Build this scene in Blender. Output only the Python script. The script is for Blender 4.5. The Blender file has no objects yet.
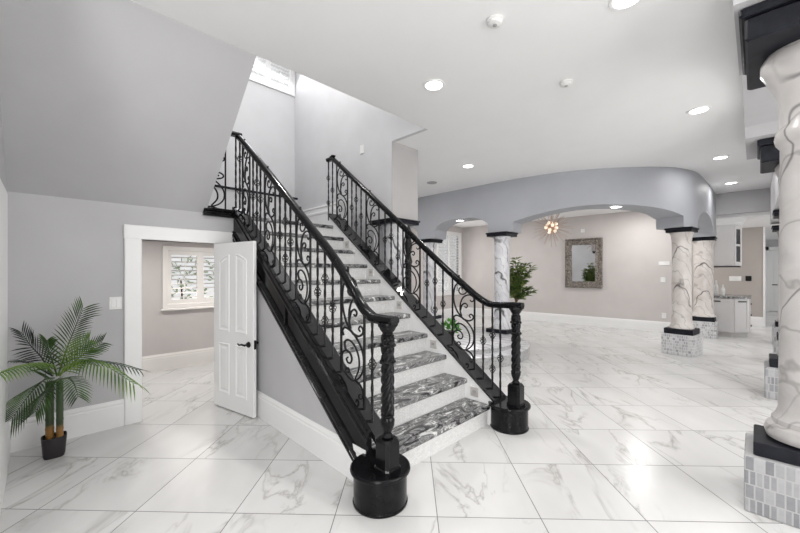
import bpy, math, random
from math import sin, cos, pi, sqrt, atan2, radians
from mathutils import Vector, Matrix

sc = bpy.context.scene
COL = sc.collection
random.seed(7)

# ------------------------------------------------------------------ camera
PHI = 0.7874
cd = bpy.data.cameras.new('camera')
cam = bpy.data.objects.new('camera', cd)
COL.objects.link(cam)
cam.location = (0, 0, 1.45)
cam.rotation_euler = (pi / 2, 0, PHI - pi / 2)
cd.sensor_width = 36
cd.lens = 355.3 / 800 * 36
cd.shift_y = 6.2 / 800
cd.clip_start = 0.05
sc.camera = cam

# ------------------------------------------------------------------ light and exposure
w = bpy.data.worlds.new('world')
sc.world = w
w.use_nodes = True
w.node_tree.nodes['Background'].inputs[0].default_value = (0.97, 0.985, 1.0, 1)
w.node_tree.nodes['Background'].inputs[1].default_value = 1.6
sc.view_settings.view_transform = 'Standard'
sc.view_settings.look = 'None'
sc.view_settings.gamma = 1
sc.view_settings.use_curve_mapping = False
sc.view_settings.exposure = -0.85
sc.cycles.max_bounces = 10
sc.cycles.diffuse_bounces = 6


def area(name, loc, target, sx, sy, power, color=(1, 1, 1)):
    ld = bpy.data.lights.new(name, 'AREA')
    ld.shape = 'RECTANGLE'
    ld.size, ld.size_y, ld.energy, ld.color = sx, sy, power, color
    o = bpy.data.objects.new(name, ld)
    o.location = loc
    d = Vector(target) - Vector(loc)
    o.rotation_euler = d.to_track_quat('-Z', 'Y').to_euler()
    COL.objects.link(o)
    return o


LIGHTS = [
    ('entry_fill', (-2.1, -0.9, 1.7), (3.5, 1.2, 1.2), 2.4, 2.4, 320, (1, 0.99, 0.97)),  # added fill behind the viewpoint
    ('hall_fill', (3.2, -2.9, 1.7), (3.2, 2.5, 1.5), 4.0, 2.4, 225, (1, 0.99, 0.97)),  # added fill in front of the unseen rear wall, which has no window
    ('hall_side_fill', (9.5, -2.9, 1.7), (9.0, 2.5, 1.5), 4.0, 2.4, 105, (1, 0.99, 0.97)),  # another added fill along that unseen wall, farther down the hall
    ('stairwell_daylight', (2.8, 6.12, 5.2), (2.2, 3.6, 2.8), 0.9, 0.75, 22, (0.96, 0.98, 1.0)),
    ('closet_window_daylight', (1.72, 6.12, 1.38), (1.5, 4.0, 0.6), 0.85, 0.8, 12, (1, 0.95, 0.9)),
    ('dining_daylight', (9.48, 7.22, 1.8), (9.0, 3.0, 1.2), 1.1, 1.9, 16, (1, 0.96, 0.93)),
    ('kitchen_fill', (13.0, 2.6, 1.9), (12.0, -0.3, 1.2), 1.6, 1.2, 40, (1, 0.96, 0.93)),  # added fill inside the kitchen, without a window
    ('corridor_fill', (16.0, -2.8, 1.9), (16.5, 0, 1.2), 3.0, 1.6, 30, (1, 1, 1)),  # added fill beside the corridor, no opening in that wall
]
for a in LIGHTS:
    area(*a)


def downlight(x, y, z, power, r=0.075, color=(1, 0.985, 0.96)):
    """the lamp inside a recessed ceiling can, or an added fill lamp without one"""
    ld = bpy.data.lights.new('recessed_or_fill_lamp', 'AREA')
    ld.shape = 'DISK'
    ld.size = 2 * r
    ld.energy = power
    ld.color = color
    o = bpy.data.objects.new('recessed_or_fill_lamp', ld)
    o.location = (x, y, z)
    COL.objects.link(o)
    return o


DOWN = 13
for x, y in ((2.635, 2.184), (2.70, 0.60), (5.118, 0.451), (7.461, 0.40), (9.729, 0.36), (5.043, 3.437),
             (0.45, 2.2), (0.3, 0.5), (-0.9, -1.2), (2.0, -1.7), (4.6, -1.7), (7.2, -1.7), (9.8, -1.7)):  # this row: unseen lamps added as fill, without ceiling fittings
    downlight(x, y, 3.238, DOWN * (1.25 if 4.5 < x < 8 and y > 0 else 1))
for x, y, z, p in ((8.6, 5.4, 3.02, 62), (9.6, 1.9, 3.02, 55), (4.9, 5.6, 3.23, 26), (0.7, 5.3, 1.925, 18), (1.9, 5.3, 1.925, 18), (2.2, 4.4, 5.74, 120), (12.4, 1.6, 2.68, 18), (12.3, -1.4, 2.68, 25), (17.0, -1.2, 2.68, 15)):  # added fill lamps for the rear rooms and stairwell, without fittings
    downlight(x, y, z, p)

# ------------------------------------------------------------------ materials
MATS = {}


def new_mat(name):
    m = bpy.data.materials.new(name)
    m.use_nodes = True
    nt = m.node_tree
    b = nt.nodes['Principled BSDF']
    MATS[name] = m
    return m, nt, b


def N(nt, kind, **kw):
    n = nt.nodes.new(kind)
    for k, v in kw.items():
        setattr(n, k, v)
    return n


def math_(nt, op, a, b=None):
    n = nt.nodes.new('ShaderNodeMath')
    n.operation = op
    for i, v in enumerate((a, b)):
        if v is None:
            continue
        if isinstance(v, (int, float)):
            n.inputs[i].default_value = v
        else:
            nt.links.new(v, n.inputs[i])
    return n.outputs[0]


def ramp(nt, fac, stops):
    r = nt.nodes.new('ShaderNodeValToRGB')
    e = r.color_ramp.elements
    while len(e) < len(stops):
        e.new(0.5)
    for el, (p, c) in zip(e, stops):
        el.position = p
        el.color = (*c, 1) if len(c) == 3 else c
    nt.links.new(fac, r.inputs[0])
    return r.outputs[0]


def mixc(nt, fac, a, b, mode='MIX'):
    n = nt.nodes.new('ShaderNodeMix')
    n.data_type = 'RGBA'
    n.blend_type = mode
    for sock, v in ((n.inputs[0], fac), (n.inputs[6], a), (n.inputs[7], b)):
        if isinstance(v, (int, float)):
            sock.default_value = v
        elif isinstance(v, tuple):
            sock.default_value = (*v, 1)
        else:
            nt.links.new(v, sock)
    return n.outputs[2]


def noise(nt, vec, scale, detail=3, rough=0.5, dist=0.0):
    n = N(nt, 'ShaderNodeTexNoise')
    n.inputs['Scale'].default_value = scale
    n.inputs['Detail'].default_value = detail
    n.inputs['Roughness'].default_value = rough
    n.inputs['Distortion'].default_value = dist
    if vec is not None:
        nt.links.new(vec, n.inputs['Vector'])
    return n


def objco(nt):
    return N(nt, 'ShaderNodeTexCoord').outputs['Object']


def bump(nt, b, height, strength, dist=0.01):
    n = N(nt, 'ShaderNodeBump')
    n.inputs['Strength'].default_value = strength
    n.inputs['Distance'].default_value = dist
    nt.links.new(height, n.inputs['Height'])
    nt.links.new(n.outputs[0], b.inputs['Normal'])


def paint(name, col, rough=0.55, var=0.03, spec=0.4, bumpy=0.06):
    m, nt, b = new_mat(name)
    co = objco(nt)
    n = noise(nt, co, 2.5, 4)
    d = tuple(max(0, c * (1 - var)) for c in col)
    l = tuple(min(1, c * (1 + var)) for c in col)
    nt.links.new(ramp(nt, n.outputs[0], [(0.3, d), (0.7, l)]), b.inputs['Base Color'])
    b.inputs['Roughness'].default_value = rough
    b.inputs['Specular IOR Level'].default_value = spec
    if bumpy:
        n2 = noise(nt, co, 90, 2)
        bump(nt, b, n2.outputs[0], bumpy, 0.004)
    return m


def plain(name, col, rough=0.4, metal=0.0, coat=0.0, var=0.06, emit=0, ecol=None, spec=0.5):
    m, nt, b = new_mat(name)
    n = noise(nt, objco(nt), 14, 3)
    d = tuple(c * (1 - var) for c in col)
    l = tuple(min(1, c * (1 + var)) for c in col)
    nt.links.new(ramp(nt, n.outputs[0], [(0.3, d), (0.7, l)]), b.inputs['Base Color'])
    b.inputs['Roughness'].default_value = rough
    b.inputs['Metallic'].default_value = metal
    b.inputs['Coat Weight'].default_value = coat
    b.inputs['Coat Roughness'].default_value = 0.08
    b.inputs['Specular IOR Level'].default_value = spec
    if emit:
        b.inputs['Emission Color'].default_value = (*(ecol or col), 1)
        b.inputs['Emission Strength'].default_value = emit
    return m


paint('grey_paint', (0.49, 0.488, 0.50))
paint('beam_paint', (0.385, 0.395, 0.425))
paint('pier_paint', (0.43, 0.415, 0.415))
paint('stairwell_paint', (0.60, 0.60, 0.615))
paint('greige_paint', (0.58, 0.545, 0.53))
paint('taupe_paint', (0.43, 0.39, 0.365))
paint('ceiling_paint', (0.88, 0.88, 0.88), 0.7, 0.01, 0.2)
paint('white_trim', (0.84, 0.84, 0.84), 0.32, 0.015, 0.45, 0)
paint('cream_trim', (0.84, 0.81, 0.78), 0.35, 0.015, 0.45, 0)
paint('white_door', (0.82, 0.82, 0.82), 0.3, 0.01, 0.45, 0)
plain('white_plastic', (0.8, 0.8, 0.79), 0.35)
plain('grey_plastic', (0.36, 0.36, 0.36), 0.5)
plain('steel_plate', (0.62, 0.6, 0.58), 0.35, 0.6)
plain('gloss_black', (0.006, 0.006, 0.007), 0.16, 0, 0.0, 0.4, spec=0.2)
plain('cap_black', (0.008, 0.008, 0.009), 0.06, 0, 0.0, 0.4, spec=0.75)
plain('iron_black', (0.007, 0.007, 0.008), 0.38, 0, 0.0, 0.4, spec=0.3)
plain('navy_black', (0.011, 0.012, 0.017), 0.45, 0, 0.0, 0.4, spec=0.2)
plain('handle_black', (0.01, 0.01, 0.01), 0.3, 0.5)
plain('pot_black', (0.015, 0.012, 0.015), 0.5)
plain('lamp_glow', (1, 1, 1), 0.5, emit=14, ecol=(1, 0.98, 0.95))
plain('warm_bulb', (1, 0.85, 0.7), 0.3, emit=1.7, ecol=(1, 0.80, 0.60))
plain('gold_rod', (0.55, 0.42, 0.36), 0.3, 0.8)
plain('cabinet_paint', (0.66, 0.65, 0.65), 0.4, var=0.01)
plain('dark_glass', (0.03, 0.03, 0.035), 0.08, 0, 0.5)
plain('toe_kick', (0.55, 0.54, 0.52), 0.5)
plain('vase_glass', (0.75, 0.76, 0.75), 0.1)
plain('brown_stem', (0.10, 0.045, 0.02), 0.6)


def mat_floor():
    m, nt, b = new_mat('marble_tile')
    co = objco(nt)
    ta, oA, oB, t = 0.7604, 1.6654, 2.1152, 0.61
    mp = N(nt, 'ShaderNodeMapping')
    mp.inputs['Rotation'].default_value = (0, 0, -ta)
    nt.links.new(co, mp.inputs[0])
    sp = N(nt, 'ShaderNodeSeparateXYZ')
    nt.links.new(mp.outputs[0], sp.inputs[0])
    u = math_(nt, 'DIVIDE', math_(nt, 'SUBTRACT', sp.outputs[0], oB), t)
    v = math_(nt, 'DIVIDE', math_(nt, 'SUBTRACT', sp.outputs[1], oA), t)
    fu, fv = math_(nt, 'FRACT', u), math_(nt, 'FRACT', v)
    eu = math_(nt, 'MINIMUM', fu, math_(nt, 'SUBTRACT', 1.0, fu))
    ev = math_(nt, 'MINIMUM', fv, math_(nt, 'SUBTRACT', 1.0, fv))
    e = math_(nt, 'MINIMUM', eu, ev)
    grout = math_(nt, 'LESS_THAN', e, 0.0048)
    cb = N(nt, 'ShaderNodeCombineXYZ')
    nt.links.new(math_(nt, 'FLOOR', u), cb.inputs[0])
    nt.links.new(math_(nt, 'FLOOR', v), cb.inputs[1])
    wn = N(nt, 'ShaderNodeTexWhiteNoise')
    nt.links.new(cb.outputs[0], wn.inputs[0])
    off = N(nt, 'ShaderNodeVectorMath', operation='SCALE')
    nt.links.new(wn.outputs[1], off.inputs[0])
    off.inputs[3].default_value = 20
    add = N(nt, 'ShaderNodeVectorMath', operation='ADD')
    nt.links.new(off.outputs[0], add.inputs[0])
    nt.links.new(mp.outputs[0], add.inputs[1])
    stretch = N(nt, 'ShaderNodeMapping')
    stretch.inputs['Rotation'].default_value = (0, 0, 0.5)
    stretch.inputs['Scale'].default_value = (0.55, 1.5, 1)
    nt.links.new(add.outputs[0], stretch.inputs[0])
    n1 = noise(nt, stretch.outputs[0], 1.5, 5, 0.55, 0.9)
    vein = math_(nt, 'ABSOLUTE', math_(nt, 'SUBTRACT', n1.outputs[0], 0.5))
    n2 = noise(nt, stretch.outputs[0], 1.1, 4, 0.5, 0.4)
    cloud = ramp(nt, n2.outputs[0], [(0.35, (0.62, 0.615, 0.61)), (0.65, (0.70, 0.695, 0.69))])
    n3 = noise(nt, stretch.outputs[0], 1.3, 2)
    gate = ramp(nt, n3.outputs[0], [(0.42, (0, 0, 0)), (0.6, (1, 1, 1))])
    vm = ramp(nt, vein, [(0.0, (1, 1, 1)), (0.006, (0.5, 0.5, 0.5)), (0.03, (0, 0, 0))])
    vm = mixc(nt, 1.0, vm, gate, 'MULTIPLY')
    c = mixc(nt, math_(nt, 'MULTIPLY', vm, 0.75), cloud, (0.34, 0.325, 0.31))
    c = mixc(nt, grout, c, (0.20, 0.20, 0.20))
    nt.links.new(c, b.inputs['Base Color'])
    nt.links.new(math_(nt, 'ADD', math_(nt, 'MULTIPLY', grout, 0.4), 0.24), b.inputs['Roughness'])
    b.inputs['Specular IOR Level'].default_value = 0.36
    return m


mat_floor()


def mat_granite():
    m, nt, b = new_mat('black_granite')
    co = objco(nt)
    mp = N(nt, 'ShaderNodeMapping')
    mp.inputs['Rotation'].default_value = (0, 0, 0.5)
    mp.inputs['Scale'].default_value = (1.0, 2.4, 1.5)
    nt.links.new(co, mp.inputs[0])
    n1 = noise(nt, mp.outputs[0], 4.2, 6, 0.62, 2.4)
    c = ramp(nt, n1.outputs[0], [(0.36, (0.012, 0.012, 0.014)), (0.45, (0.05, 0.05, 0.053)),
                                 (0.50, (0.30, 0.30, 0.30)), (0.525, (0.08, 0.08, 0.082)),
                                 (0.57, (0.20, 0.20, 0.20)), (0.63, (0.62, 0.62, 0.61))])
    nt.links.new(c, b.inputs['Base Color'])
    b.inputs['Roughness'].default_value = 0.2
    return m


mat_granite()


def mat_column(name, base, vein, warm, scale=1.0, seed=0.0, amount=1.0, bw=0.11):
    m, nt, b = new_mat(name)
    co = objco(nt)
    mp = N(nt, 'ShaderNodeMapping')
    mp.inputs['Location'].default_value = (seed, seed * 0.7, seed * 1.3)
    mp.inputs['Rotation'].default_value = (0.42, 0.30, 0)
    nt.links.new(co, mp.inputs[0])
    n0 = noise(nt, mp.outputs[0], 3.0, 4, 0.55, 0.8)
    c = ramp(nt, n0.outputs[0], [(0.35, warm), (0.62, base)])

    def veins(sc_, dist, dscale, width, off):
        wv = N(nt, 'ShaderNodeTexWave')
        wv.wave_type = 'BANDS'
        wv.bands_direction = 'X'
        wv.wave_profile = 'TRI'
        mo = N(nt, 'ShaderNodeMapping')
        mo.inputs['Location'].default_value = (off, off, off)
        mo.inputs['Rotation'].default_value = (0, 0, off)
        nt.links.new(mp.outputs[0], mo.inputs[0])
        nt.links.new(mo.outputs[0], wv.inputs['Vector'])
        wv.inputs['Scale'].default_value = sc_ * scale
        wv.inputs['Distortion'].default_value = dist
        wv.inputs['Detail'].default_value = 2.5
        wv.inputs['Detail Scale'].default_value = dscale
        wv.inputs['Detail Roughness'].default_value = 0.55
        return ramp(nt, wv.outputs[1], [(1 - width, (0, 0, 0)), (1 - width * 0.4, (0.7, 0.7, 0.7)), (1.0, (1, 1, 1))])
    fine_ = veins(2.6, 7.0, 1.6, 0.14, 0.7)
    c = mixc(nt, math_(nt, 'MULTIPLY', fine_, 0.6), c, tuple(x * 0.5 for x in warm))
    big = veins(1.5, 5.0, 1.5, bw, 0.0)
    n3 = noise(nt, mp.outputs[0], 1.8, 2)
    g = ramp(nt, n3.outputs[0], [(0.36, (0.15, 0.15, 0.15)), (0.5, (1, 1, 1))])
    big = mixc(nt, 1.0, big, g, 'MULTIPLY')
    c = mixc(nt, math_(nt, 'MULTIPLY', big, amount), c, vein)
    nt.links.new(c, b.inputs['Base Color'])
    b.inputs['Roughness'].default_value = 0.28
    return m


mat_column('column_white_marble', (0.74, 0.74, 0.76), (0.03, 0.03, 0.04), (0.56, 0.56, 0.59), 1.1, 3.1, 1.0, 0.17)
mat_column('column_cream_marble', (0.74, 0.70, 0.67), (0.10, 0.08, 0.075), (0.60, 0.55, 0.52), 1.0, 8.4)
mat_column('column_grey_marble', (0.55, 0.53, 0.52), (0.06, 0.06, 0.065), (0.44, 0.42, 0.41), 0.8, 1.7, 0.75, 0.07)


def mat_mosaic(name, bw, bh, mort, lo, hi, round_=None, mcol=(0.72, 0.72, 0.72)):
    m, nt, b = new_mat(name)
    co = objco(nt)
    sp = N(nt, 'ShaderNodeSeparateXYZ')
    nt.links.new(co, sp.inputs[0])
    if round_:
        ang = math_(nt, 'ARCTAN2', math_(nt, 'SUBTRACT', sp.outputs[1], round_[1]),
                    math_(nt, 'SUBTRACT', sp.outputs[0], round_[0]))
        uu = math_(nt, 'MULTIPLY', ang, round_[2])
    else:
        uu = math_(nt, 'ADD', sp.outputs[0], sp.outputs[1])
    cb = N(nt, 'ShaderNodeCombineXYZ')
    nt.links.new(uu, cb.inputs[0])
    nt.links.new(sp.outputs[2], cb.inputs[1])
    br = N(nt, 'ShaderNodeTexBrick')
    nt.links.new(cb.outputs[0], br.inputs['Vector'])
    br.inputs['Color1'].default_value = (0, 0, 0, 1)
    br.inputs['Color2'].default_value = (1, 1, 1, 1)
    br.inputs['Mortar'].default_value = (0.5, 0.5, 0.5, 1)
    br.inputs['Scale'].default_value = 1
    br.inputs['Brick Width'].default_value = bw
    br.inputs['Row Height'].default_value = bh
    br.inputs['Mortar Size'].default_value = mort
    br.inputs['Bias'].default_value = 0
    br.offset = 0.37
    br.squash = 0.7
    br.squash_frequency = 2
    n = noise(nt, cb.outputs[0], 30, 4)
    t = math_(nt, 'ADD', math_(nt, 'MULTIPLY', br.outputs[0], 0.7), math_(nt, 'MULTIPLY', n.outputs[0], 0.3))
    c = ramp(nt, t, [(0.15, lo), (0.85, hi)])
    c = mixc(nt, br.outputs[1], c, mcol)
    nt.links.new(c, b.inputs['Base Color'])
    b.inputs['Roughness'].default_value = 0.3
    bump(nt, b, math_(nt, 'SUBTRACT', 1.0, br.outputs[1]), 0.3, 0.004)
    return m


mat_mosaic('mosaic_stone', 0.042, 0.085, 0.004, (0.21, 0.215, 0.23), (0.46, 0.46, 0.47), None, (0.44, 0.44, 0.445))
mat_mosaic('mosaic_pale', 0.05, 0.05, 0.004, (0.34, 0.34, 0.36), (0.68, 0.68, 0.69))
mat_mosaic('riser_tile', 0.03, 0.012, 0.0016, (0.66, 0.66, 0.66), (0.80, 0.80, 0.79), None, (0.58, 0.58, 0.58))
mat_mosaic('platform_mosaic', 0.05, 0.03, 0.004, (0.26, 0.26, 0.27), (0.46, 0.46, 0.46), (5.4, 4.2, 1.5), (0.44, 0.44, 0.44))


def mat_leaf(name, a, b_, c_):
    m, nt, b = new_mat(name)
    n = noise(nt, objco(nt), 6, 3)
    nt.links.new(ramp(nt, n.outputs[0], [(0.3, a), (0.5, b_), (0.72, c_)]), b.inputs['Base Color'])
    b.inputs['Roughness'].default_value = 0.38
    b.inputs['Subsurface Weight'].default_value = 0.0
    return m


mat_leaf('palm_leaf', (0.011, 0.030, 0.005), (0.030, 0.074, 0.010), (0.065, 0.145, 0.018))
mat_leaf('palm_leaf_toplit', (0.045, 0.105, 0.012), (0.10, 0.19, 0.022), (0.19, 0.30, 0.045))  # brighter green of the top-lit fronds, light put into the colour
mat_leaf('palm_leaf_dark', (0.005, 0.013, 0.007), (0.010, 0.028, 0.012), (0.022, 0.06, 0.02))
mat_leaf('bush_leaf', (0.04, 0.07, 0.02), (0.12, 0.18, 0.05), (0.28, 0.33, 0.12))
mat_leaf('ivy_leaf', (0.03, 0.14, 0.02), (0.07, 0.27, 0.03), (0.15, 0.42, 0.07))
mat_leaf('garden_leaf', (0.28, 0.38, 0.22), (0.45, 0.56, 0.36), (0.68, 0.74, 0.58))


def mat_trunk():
    m, nt, b = new_mat('bamboo_trunk')
    sp = N(nt, 'ShaderNodeSeparateXYZ')
    co = objco(nt)
    nt.links.new(co, sp.inputs[0])
    n = noise(nt, co, 25, 3)
    z = math_(nt, 'ADD', sp.outputs[2], math_(nt, 'MULTIPLY', n.outputs[0], 0.03))
    c = ramp(nt, z, [(0.225, (0.26, 0.13, 0.03)), (0.25, (0.17, 0.10, 0.025)), (0.27, (0.025, 0.045, 0.015)), (0.6, (0.035, 0.075, 0.02))])
    nt.links.new(c, b.inputs['Base Color'])
    b.inputs['Roughness'].default_value = 0.4


mat_trunk()


def mat_frame():
    m, nt, b = new_mat('antique_silver')
    co = objco(nt)
    n = noise(nt, co, 28, 4, 0.6, 0.6)
    nt.links.new(ramp(nt, n.outputs[0], [(0.35, (0.07, 0.055, 0.045)), (0.6, (0.30, 0.27, 0.24)), (0.75, (0.5, 0.47, 0.44))]), b.inputs['Base Color'])
    b.inputs['Metallic'].default_value = 0.4
    b.inputs['Roughness'].default_value = 0.4
    bump(nt, b, n.outputs[0], 0.6, 0.02)
    m, nt, b = new_mat('mirror_glass')
    b.inputs['Base Color'].default_value = (0.86, 0.87, 0.88, 1)
    b.inputs['Metallic'].default_value = 1
    n = noise(nt, objco(nt), 3, 1)
    nt.links.new(ramp(nt, n.outputs[0], [(0, (0.02, 0.02, 0.02)), (1, (0.03, 0.03, 0.03))]), b.inputs['Roughness'])
    m, nt, b = new_mat('window_glass')
    nt.nodes.remove(b)
    tr = N(nt, 'ShaderNodeBsdfTransparent')
    gl = N(nt, 'ShaderNodeBsdfGlossy')
    gl.inputs['Roughness'].default_value = 0.02
    fr = N(nt, 'ShaderNodeFresnel')
    mx = N(nt, 'ShaderNodeMixShader')
    nt.links.new(math_(nt, 'MULTIPLY', fr.outputs[0], 0.6), mx.inputs[0])
    nt.links.new(tr.outputs[0], mx.inputs[1])
    nt.links.new(gl.outputs[0], mx.inputs[2])
    nt.links.new(mx.outputs[0], nt.nodes['Material Output'].inputs[0])


mat_frame()


# ------------------------------------------------------------------ mesh helpers
class MB:
    def __init__(s):
        s.v, s.f = [], []

    def add(s, vs, fs):
        o = len(s.v)
        s.v += [tuple(x) for x in vs]
        s.f += [tuple(i + o for i in f) for f in fs]
        return s

    def box(s, x0, x1, y0, y1, z0, z1):
        return s.add([(x0, y0, z0), (x1, y0, z0), (x1, y1, z0), (x0, y1, z0), (x0, y0, z1), (x1, y0, z1), (x1, y1, z1), (x0, y1, z1)],
                     [(0, 3, 2, 1), (4, 5, 6, 7), (0, 1, 5, 4), (1, 2, 6, 5), (2, 3, 7, 6), (3, 0, 4, 7)])

    def bbox(s, x0, x1, y0, y1, z0, z1, b):
        """a box with chamfered vertical and horizontal edges"""
        lv = [(z0, b), (z0 + b, 0), (z1 - b, 0), (z1, b)]
        rings = []
        for z, i in lv:
            c = b
            X0, X1, Y0, Y1 = x0 + i, x1 - i, y0 + i, y1 - i
            rings.append([(X0 + c, Y0, z), (X1 - c, Y0, z), (X1, Y0 + c, z), (X1, Y1 - c, z), (X1 - c, Y1, z), (X0 + c, Y1, z), (X0, Y1 - c, z), (X0, Y0 + c, z)])
        return s.rings(rings)

    def rings(s, rings, cap=True, closed=False):
        n = len(rings[0])
        vs = [p for r in rings for p in r]
        fs = []
        m = len(rings)
        for i in range(m if closed else m - 1):
            j = (i + 1) % m
            for k in range(n):
                l = (k + 1) % n
                fs.append((i * n + k, i * n + l, j * n + l, j * n + k))
        if cap and not closed:
            fs.append(tuple(range(n - 1, -1, -1)))
            fs.append(tuple((m - 1) * n + k for k in range(n)))
        return s.add(vs, fs)

    def prism(s, poly, axis, a, b):
        """poly: list of 2-D points; axis: 'x' (y,z), 'y' (x,z), 'z' (x,y)"""
        def P(p, t):
            return {'x': (t, p[0], p[1]), 'y': (p[0], t, p[1]), 'z': (p[0], p[1], t)}[axis]
        return s.rings([[P(p, a) for p in poly], [P(p, b) for p in poly]])

    def lathe(s, prof, cx=0, cy=0, n=28, sx=1, sy=1):
        return s.rings([[(cx + r * sx * cos(2 * pi * k / n), cy + r * sy * sin(2 * pi * k / n), z) for k in range(n)] for r, z in prof])

    def tube(s, path, r, n=6, cap=True):
        path = [Vector(p) for p in path]
        m = len(path)
        rings = []
        up = None
        for i, p in enumerate(path):
            t = (path[min(i + 1, m - 1)] - path[max(i - 1, 0)])
            if t.length < 1e-9:
                t = Vector((0, 0, 1))
            t.normalize()
            if up is None:
                up = Vector((0, 0, 1)) if abs(t.z) < 0.9 else Vector((1, 0, 0))
            a = t.cross(up)
            if a.length < 1e-6:
                a = t.orthogonal()
            a.normalize()
            b = a.cross(t).normalized()
            up = b
            rr = r(i / (m - 1)) if callable(r) else r
            rings.append([p + (a * cos(2 * pi * k / n) + b * sin(2 * pi * k / n)) * rr for k in range(n)])
        return s.rings(rings, cap)

    def sweep(s, path, prof):
        """path in a vertical plane; prof: (side, up) points; section kept upright across the path tangent"""
        path = [Vector(p) for p in path]
        m = len(path)
        rings = []
        for i, p in enumerate(path):
            t = (path[min(i + 1, m - 1)] - path[max(i - 1, 0)]).normalized()
            side = Vector((t.y, -t.x, 0)).normalized()
            up = side.cross(t).normalized()
            rings.append([p + side * a + up * b for a, b in prof])
        return s.rings(rings)

    def ico(s, c, r, seg=10, rin=6):
        prof = [(max(r * sin(pi * i / rin), 1e-4), c[2] - r * cos(pi * i / rin)) for i in range(rin + 1)]
        return s.lathe(prof, c[0], c[1], seg)

    def build(s, name, mat, parent=None, smooth=False, bevel=0):
        me = bpy.data.meshes.new(name)
        me.from_pydata(s.v, [], s.f)
        me.update()
        import bmesh
        bm = bmesh.new()
        bm.from_mesh(me)
        bmesh.ops.recalc_face_normals(bm, faces=bm.faces)
        bm.to_mesh(me)
        bm.free()
        me.materials.append(MATS[mat])
        o = bpy.data.objects.new(name, me)
        COL.objects.link(o)
        if smooth:
            me.shade_auto_smooth(angle=radians(40)) if hasattr(me, 'shade_auto_smooth') else None
            for p in me.polygons:
                p.use_smooth = True
            try:
                me.set_sharp_from_angle(angle=radians(40))
            except Exception:
                pass
        if bevel:
            md = o.modifiers.new('bevel', 'BEVEL')
            md.width = bevel
            md.segments = 2
            md.limit_method = 'ANGLE'
        if parent is not None:
            o.parent = parent
            q = parent
            off = Vector((0, 0, 0))
            while q is not None:
                off += q.location
                q = q.parent
            o.location = -off
        return o


def tag(o, label=None, cat=None, group=None, kind=None):
    if label:
        o['label'] = label
    if cat:
        o['category'] = cat
    if group:
        o['group'] = group
    if kind:
        o['kind'] = kind
    return o


def thing(name, label, cat, loc=(0, 0, 0), group=None, kind=None):
    o = bpy.data.objects.new(name, None)
    COL.objects.link(o)
    o.location = loc
    o.empty_display_size = 0.1
    return tag(o, label, cat, group, kind)


def dup(root, loc, label=None):
    """copy a thing with its parts and sub-parts"""
    r = root.copy()
    COL.objects.link(r)
    r.location = loc
    if label:
        r['label'] = label

    def rec(src, dst):
        for ch in [o for o in src.children]:
            c = ch.copy()
            COL.objects.link(c)
            c.parent = dst
            rec(ch, c)
    rec(root, r)
    return r


def struct(name, mb, mat, parent=None, label=None, cat=None, **kw):
    o = mb.build(name, mat, parent, **kw)
    if parent is None:
        tag(o, label, cat, kind='structure')
    return o


def catmull(pts, k=6):
    P = [Vector(p) for p in pts]
    P = [P[0] * 2 - P[1]] + P + [P[-1] * 2 - P[-2]]
    out = []
    for i in range(1, len(P) - 2):
        a, b, c, d = P[i - 1:i + 3]
        for j in range(k):
            t = j / k
            out.append(0.5 * ((2 * b) + (c - a) * t + (2 * a - 5 * b + 4 * c - d) * t * t + (3 * b - a - 3 * c + d) * t ** 3))
    out.append(P[-2])
    return out


def holed(mb, plane, at, th, a0, a1, z0, z1, holes):
    """a wall along x (plane 'y') or along y (plane 'x') with rectangular openings"""
    A = sorted({a0, a1, *[h[0] for h in holes], *[h[1] for h in holes]})
    Z = sorted({z0, z1, *[h[2] for h in holes], *[h[3] for h in holes]})
    for i in range(len(A) - 1):
        for j in range(len(Z) - 1):
            ca, cz = (A[i] + A[i + 1]) / 2, (Z[j] + Z[j + 1]) / 2
            if any(h[0] < ca < h[1] and h[2] < cz < h[3] for h in holes):
                continue
            if plane == 'y':
                mb.box(A[i], A[i + 1], at, at + th, Z[j], Z[j + 1])
            else:
                mb.box(at, at + th, A[i], A[i + 1], Z[j], Z[j + 1])
    return mb


# ------------------------------------------------------------------ main dimensions (metres)
ZC = 3.25                       # hall ceiling
RUN, RISE, Y1 = 0.2603, 0.1949, 1.788
SL = RISE / RUN
LZ = 11 * RISE                  # landing
XL, XR = 1.53, 3.0              # clear width of the flight


def zN(y):
    return RISE + (y - Y1) * SL


YD = 4.25                       # wall with the closet door
YB = 6.2                        # back wall of stairwell and closet
XW = 3.35                       # stairwell right wall
YE = 2.92                       # ceiling edge over the flight

# ------------------------------------------------------------------ setting
struct('floor', MB().box(-6, 22, -8, 9, -0.1, 0), 'marble_tile', label='white marble tiled floor with grey veins', cat='floor')
mb = MB()
mb.box(-2.3, 12.0, -3.0, YE, ZC, ZC + 0.25)
mb.box(XW + 0.06, 10.9, YE, 7.3, ZC, ZC + 0.25)

struct('ceiling', mb, 'ceiling_paint', label='white flat hall ceiling around the stairwell opening', cat='ceiling')
struct('ceiling_stairwell', MB().box(-0.3, XW + 0.1, YE - 0.1, YB + 0.1, 5.75, 5.85), 'ceiling_paint', label='ceiling high over the stairwell', cat='ceiling')

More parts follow.
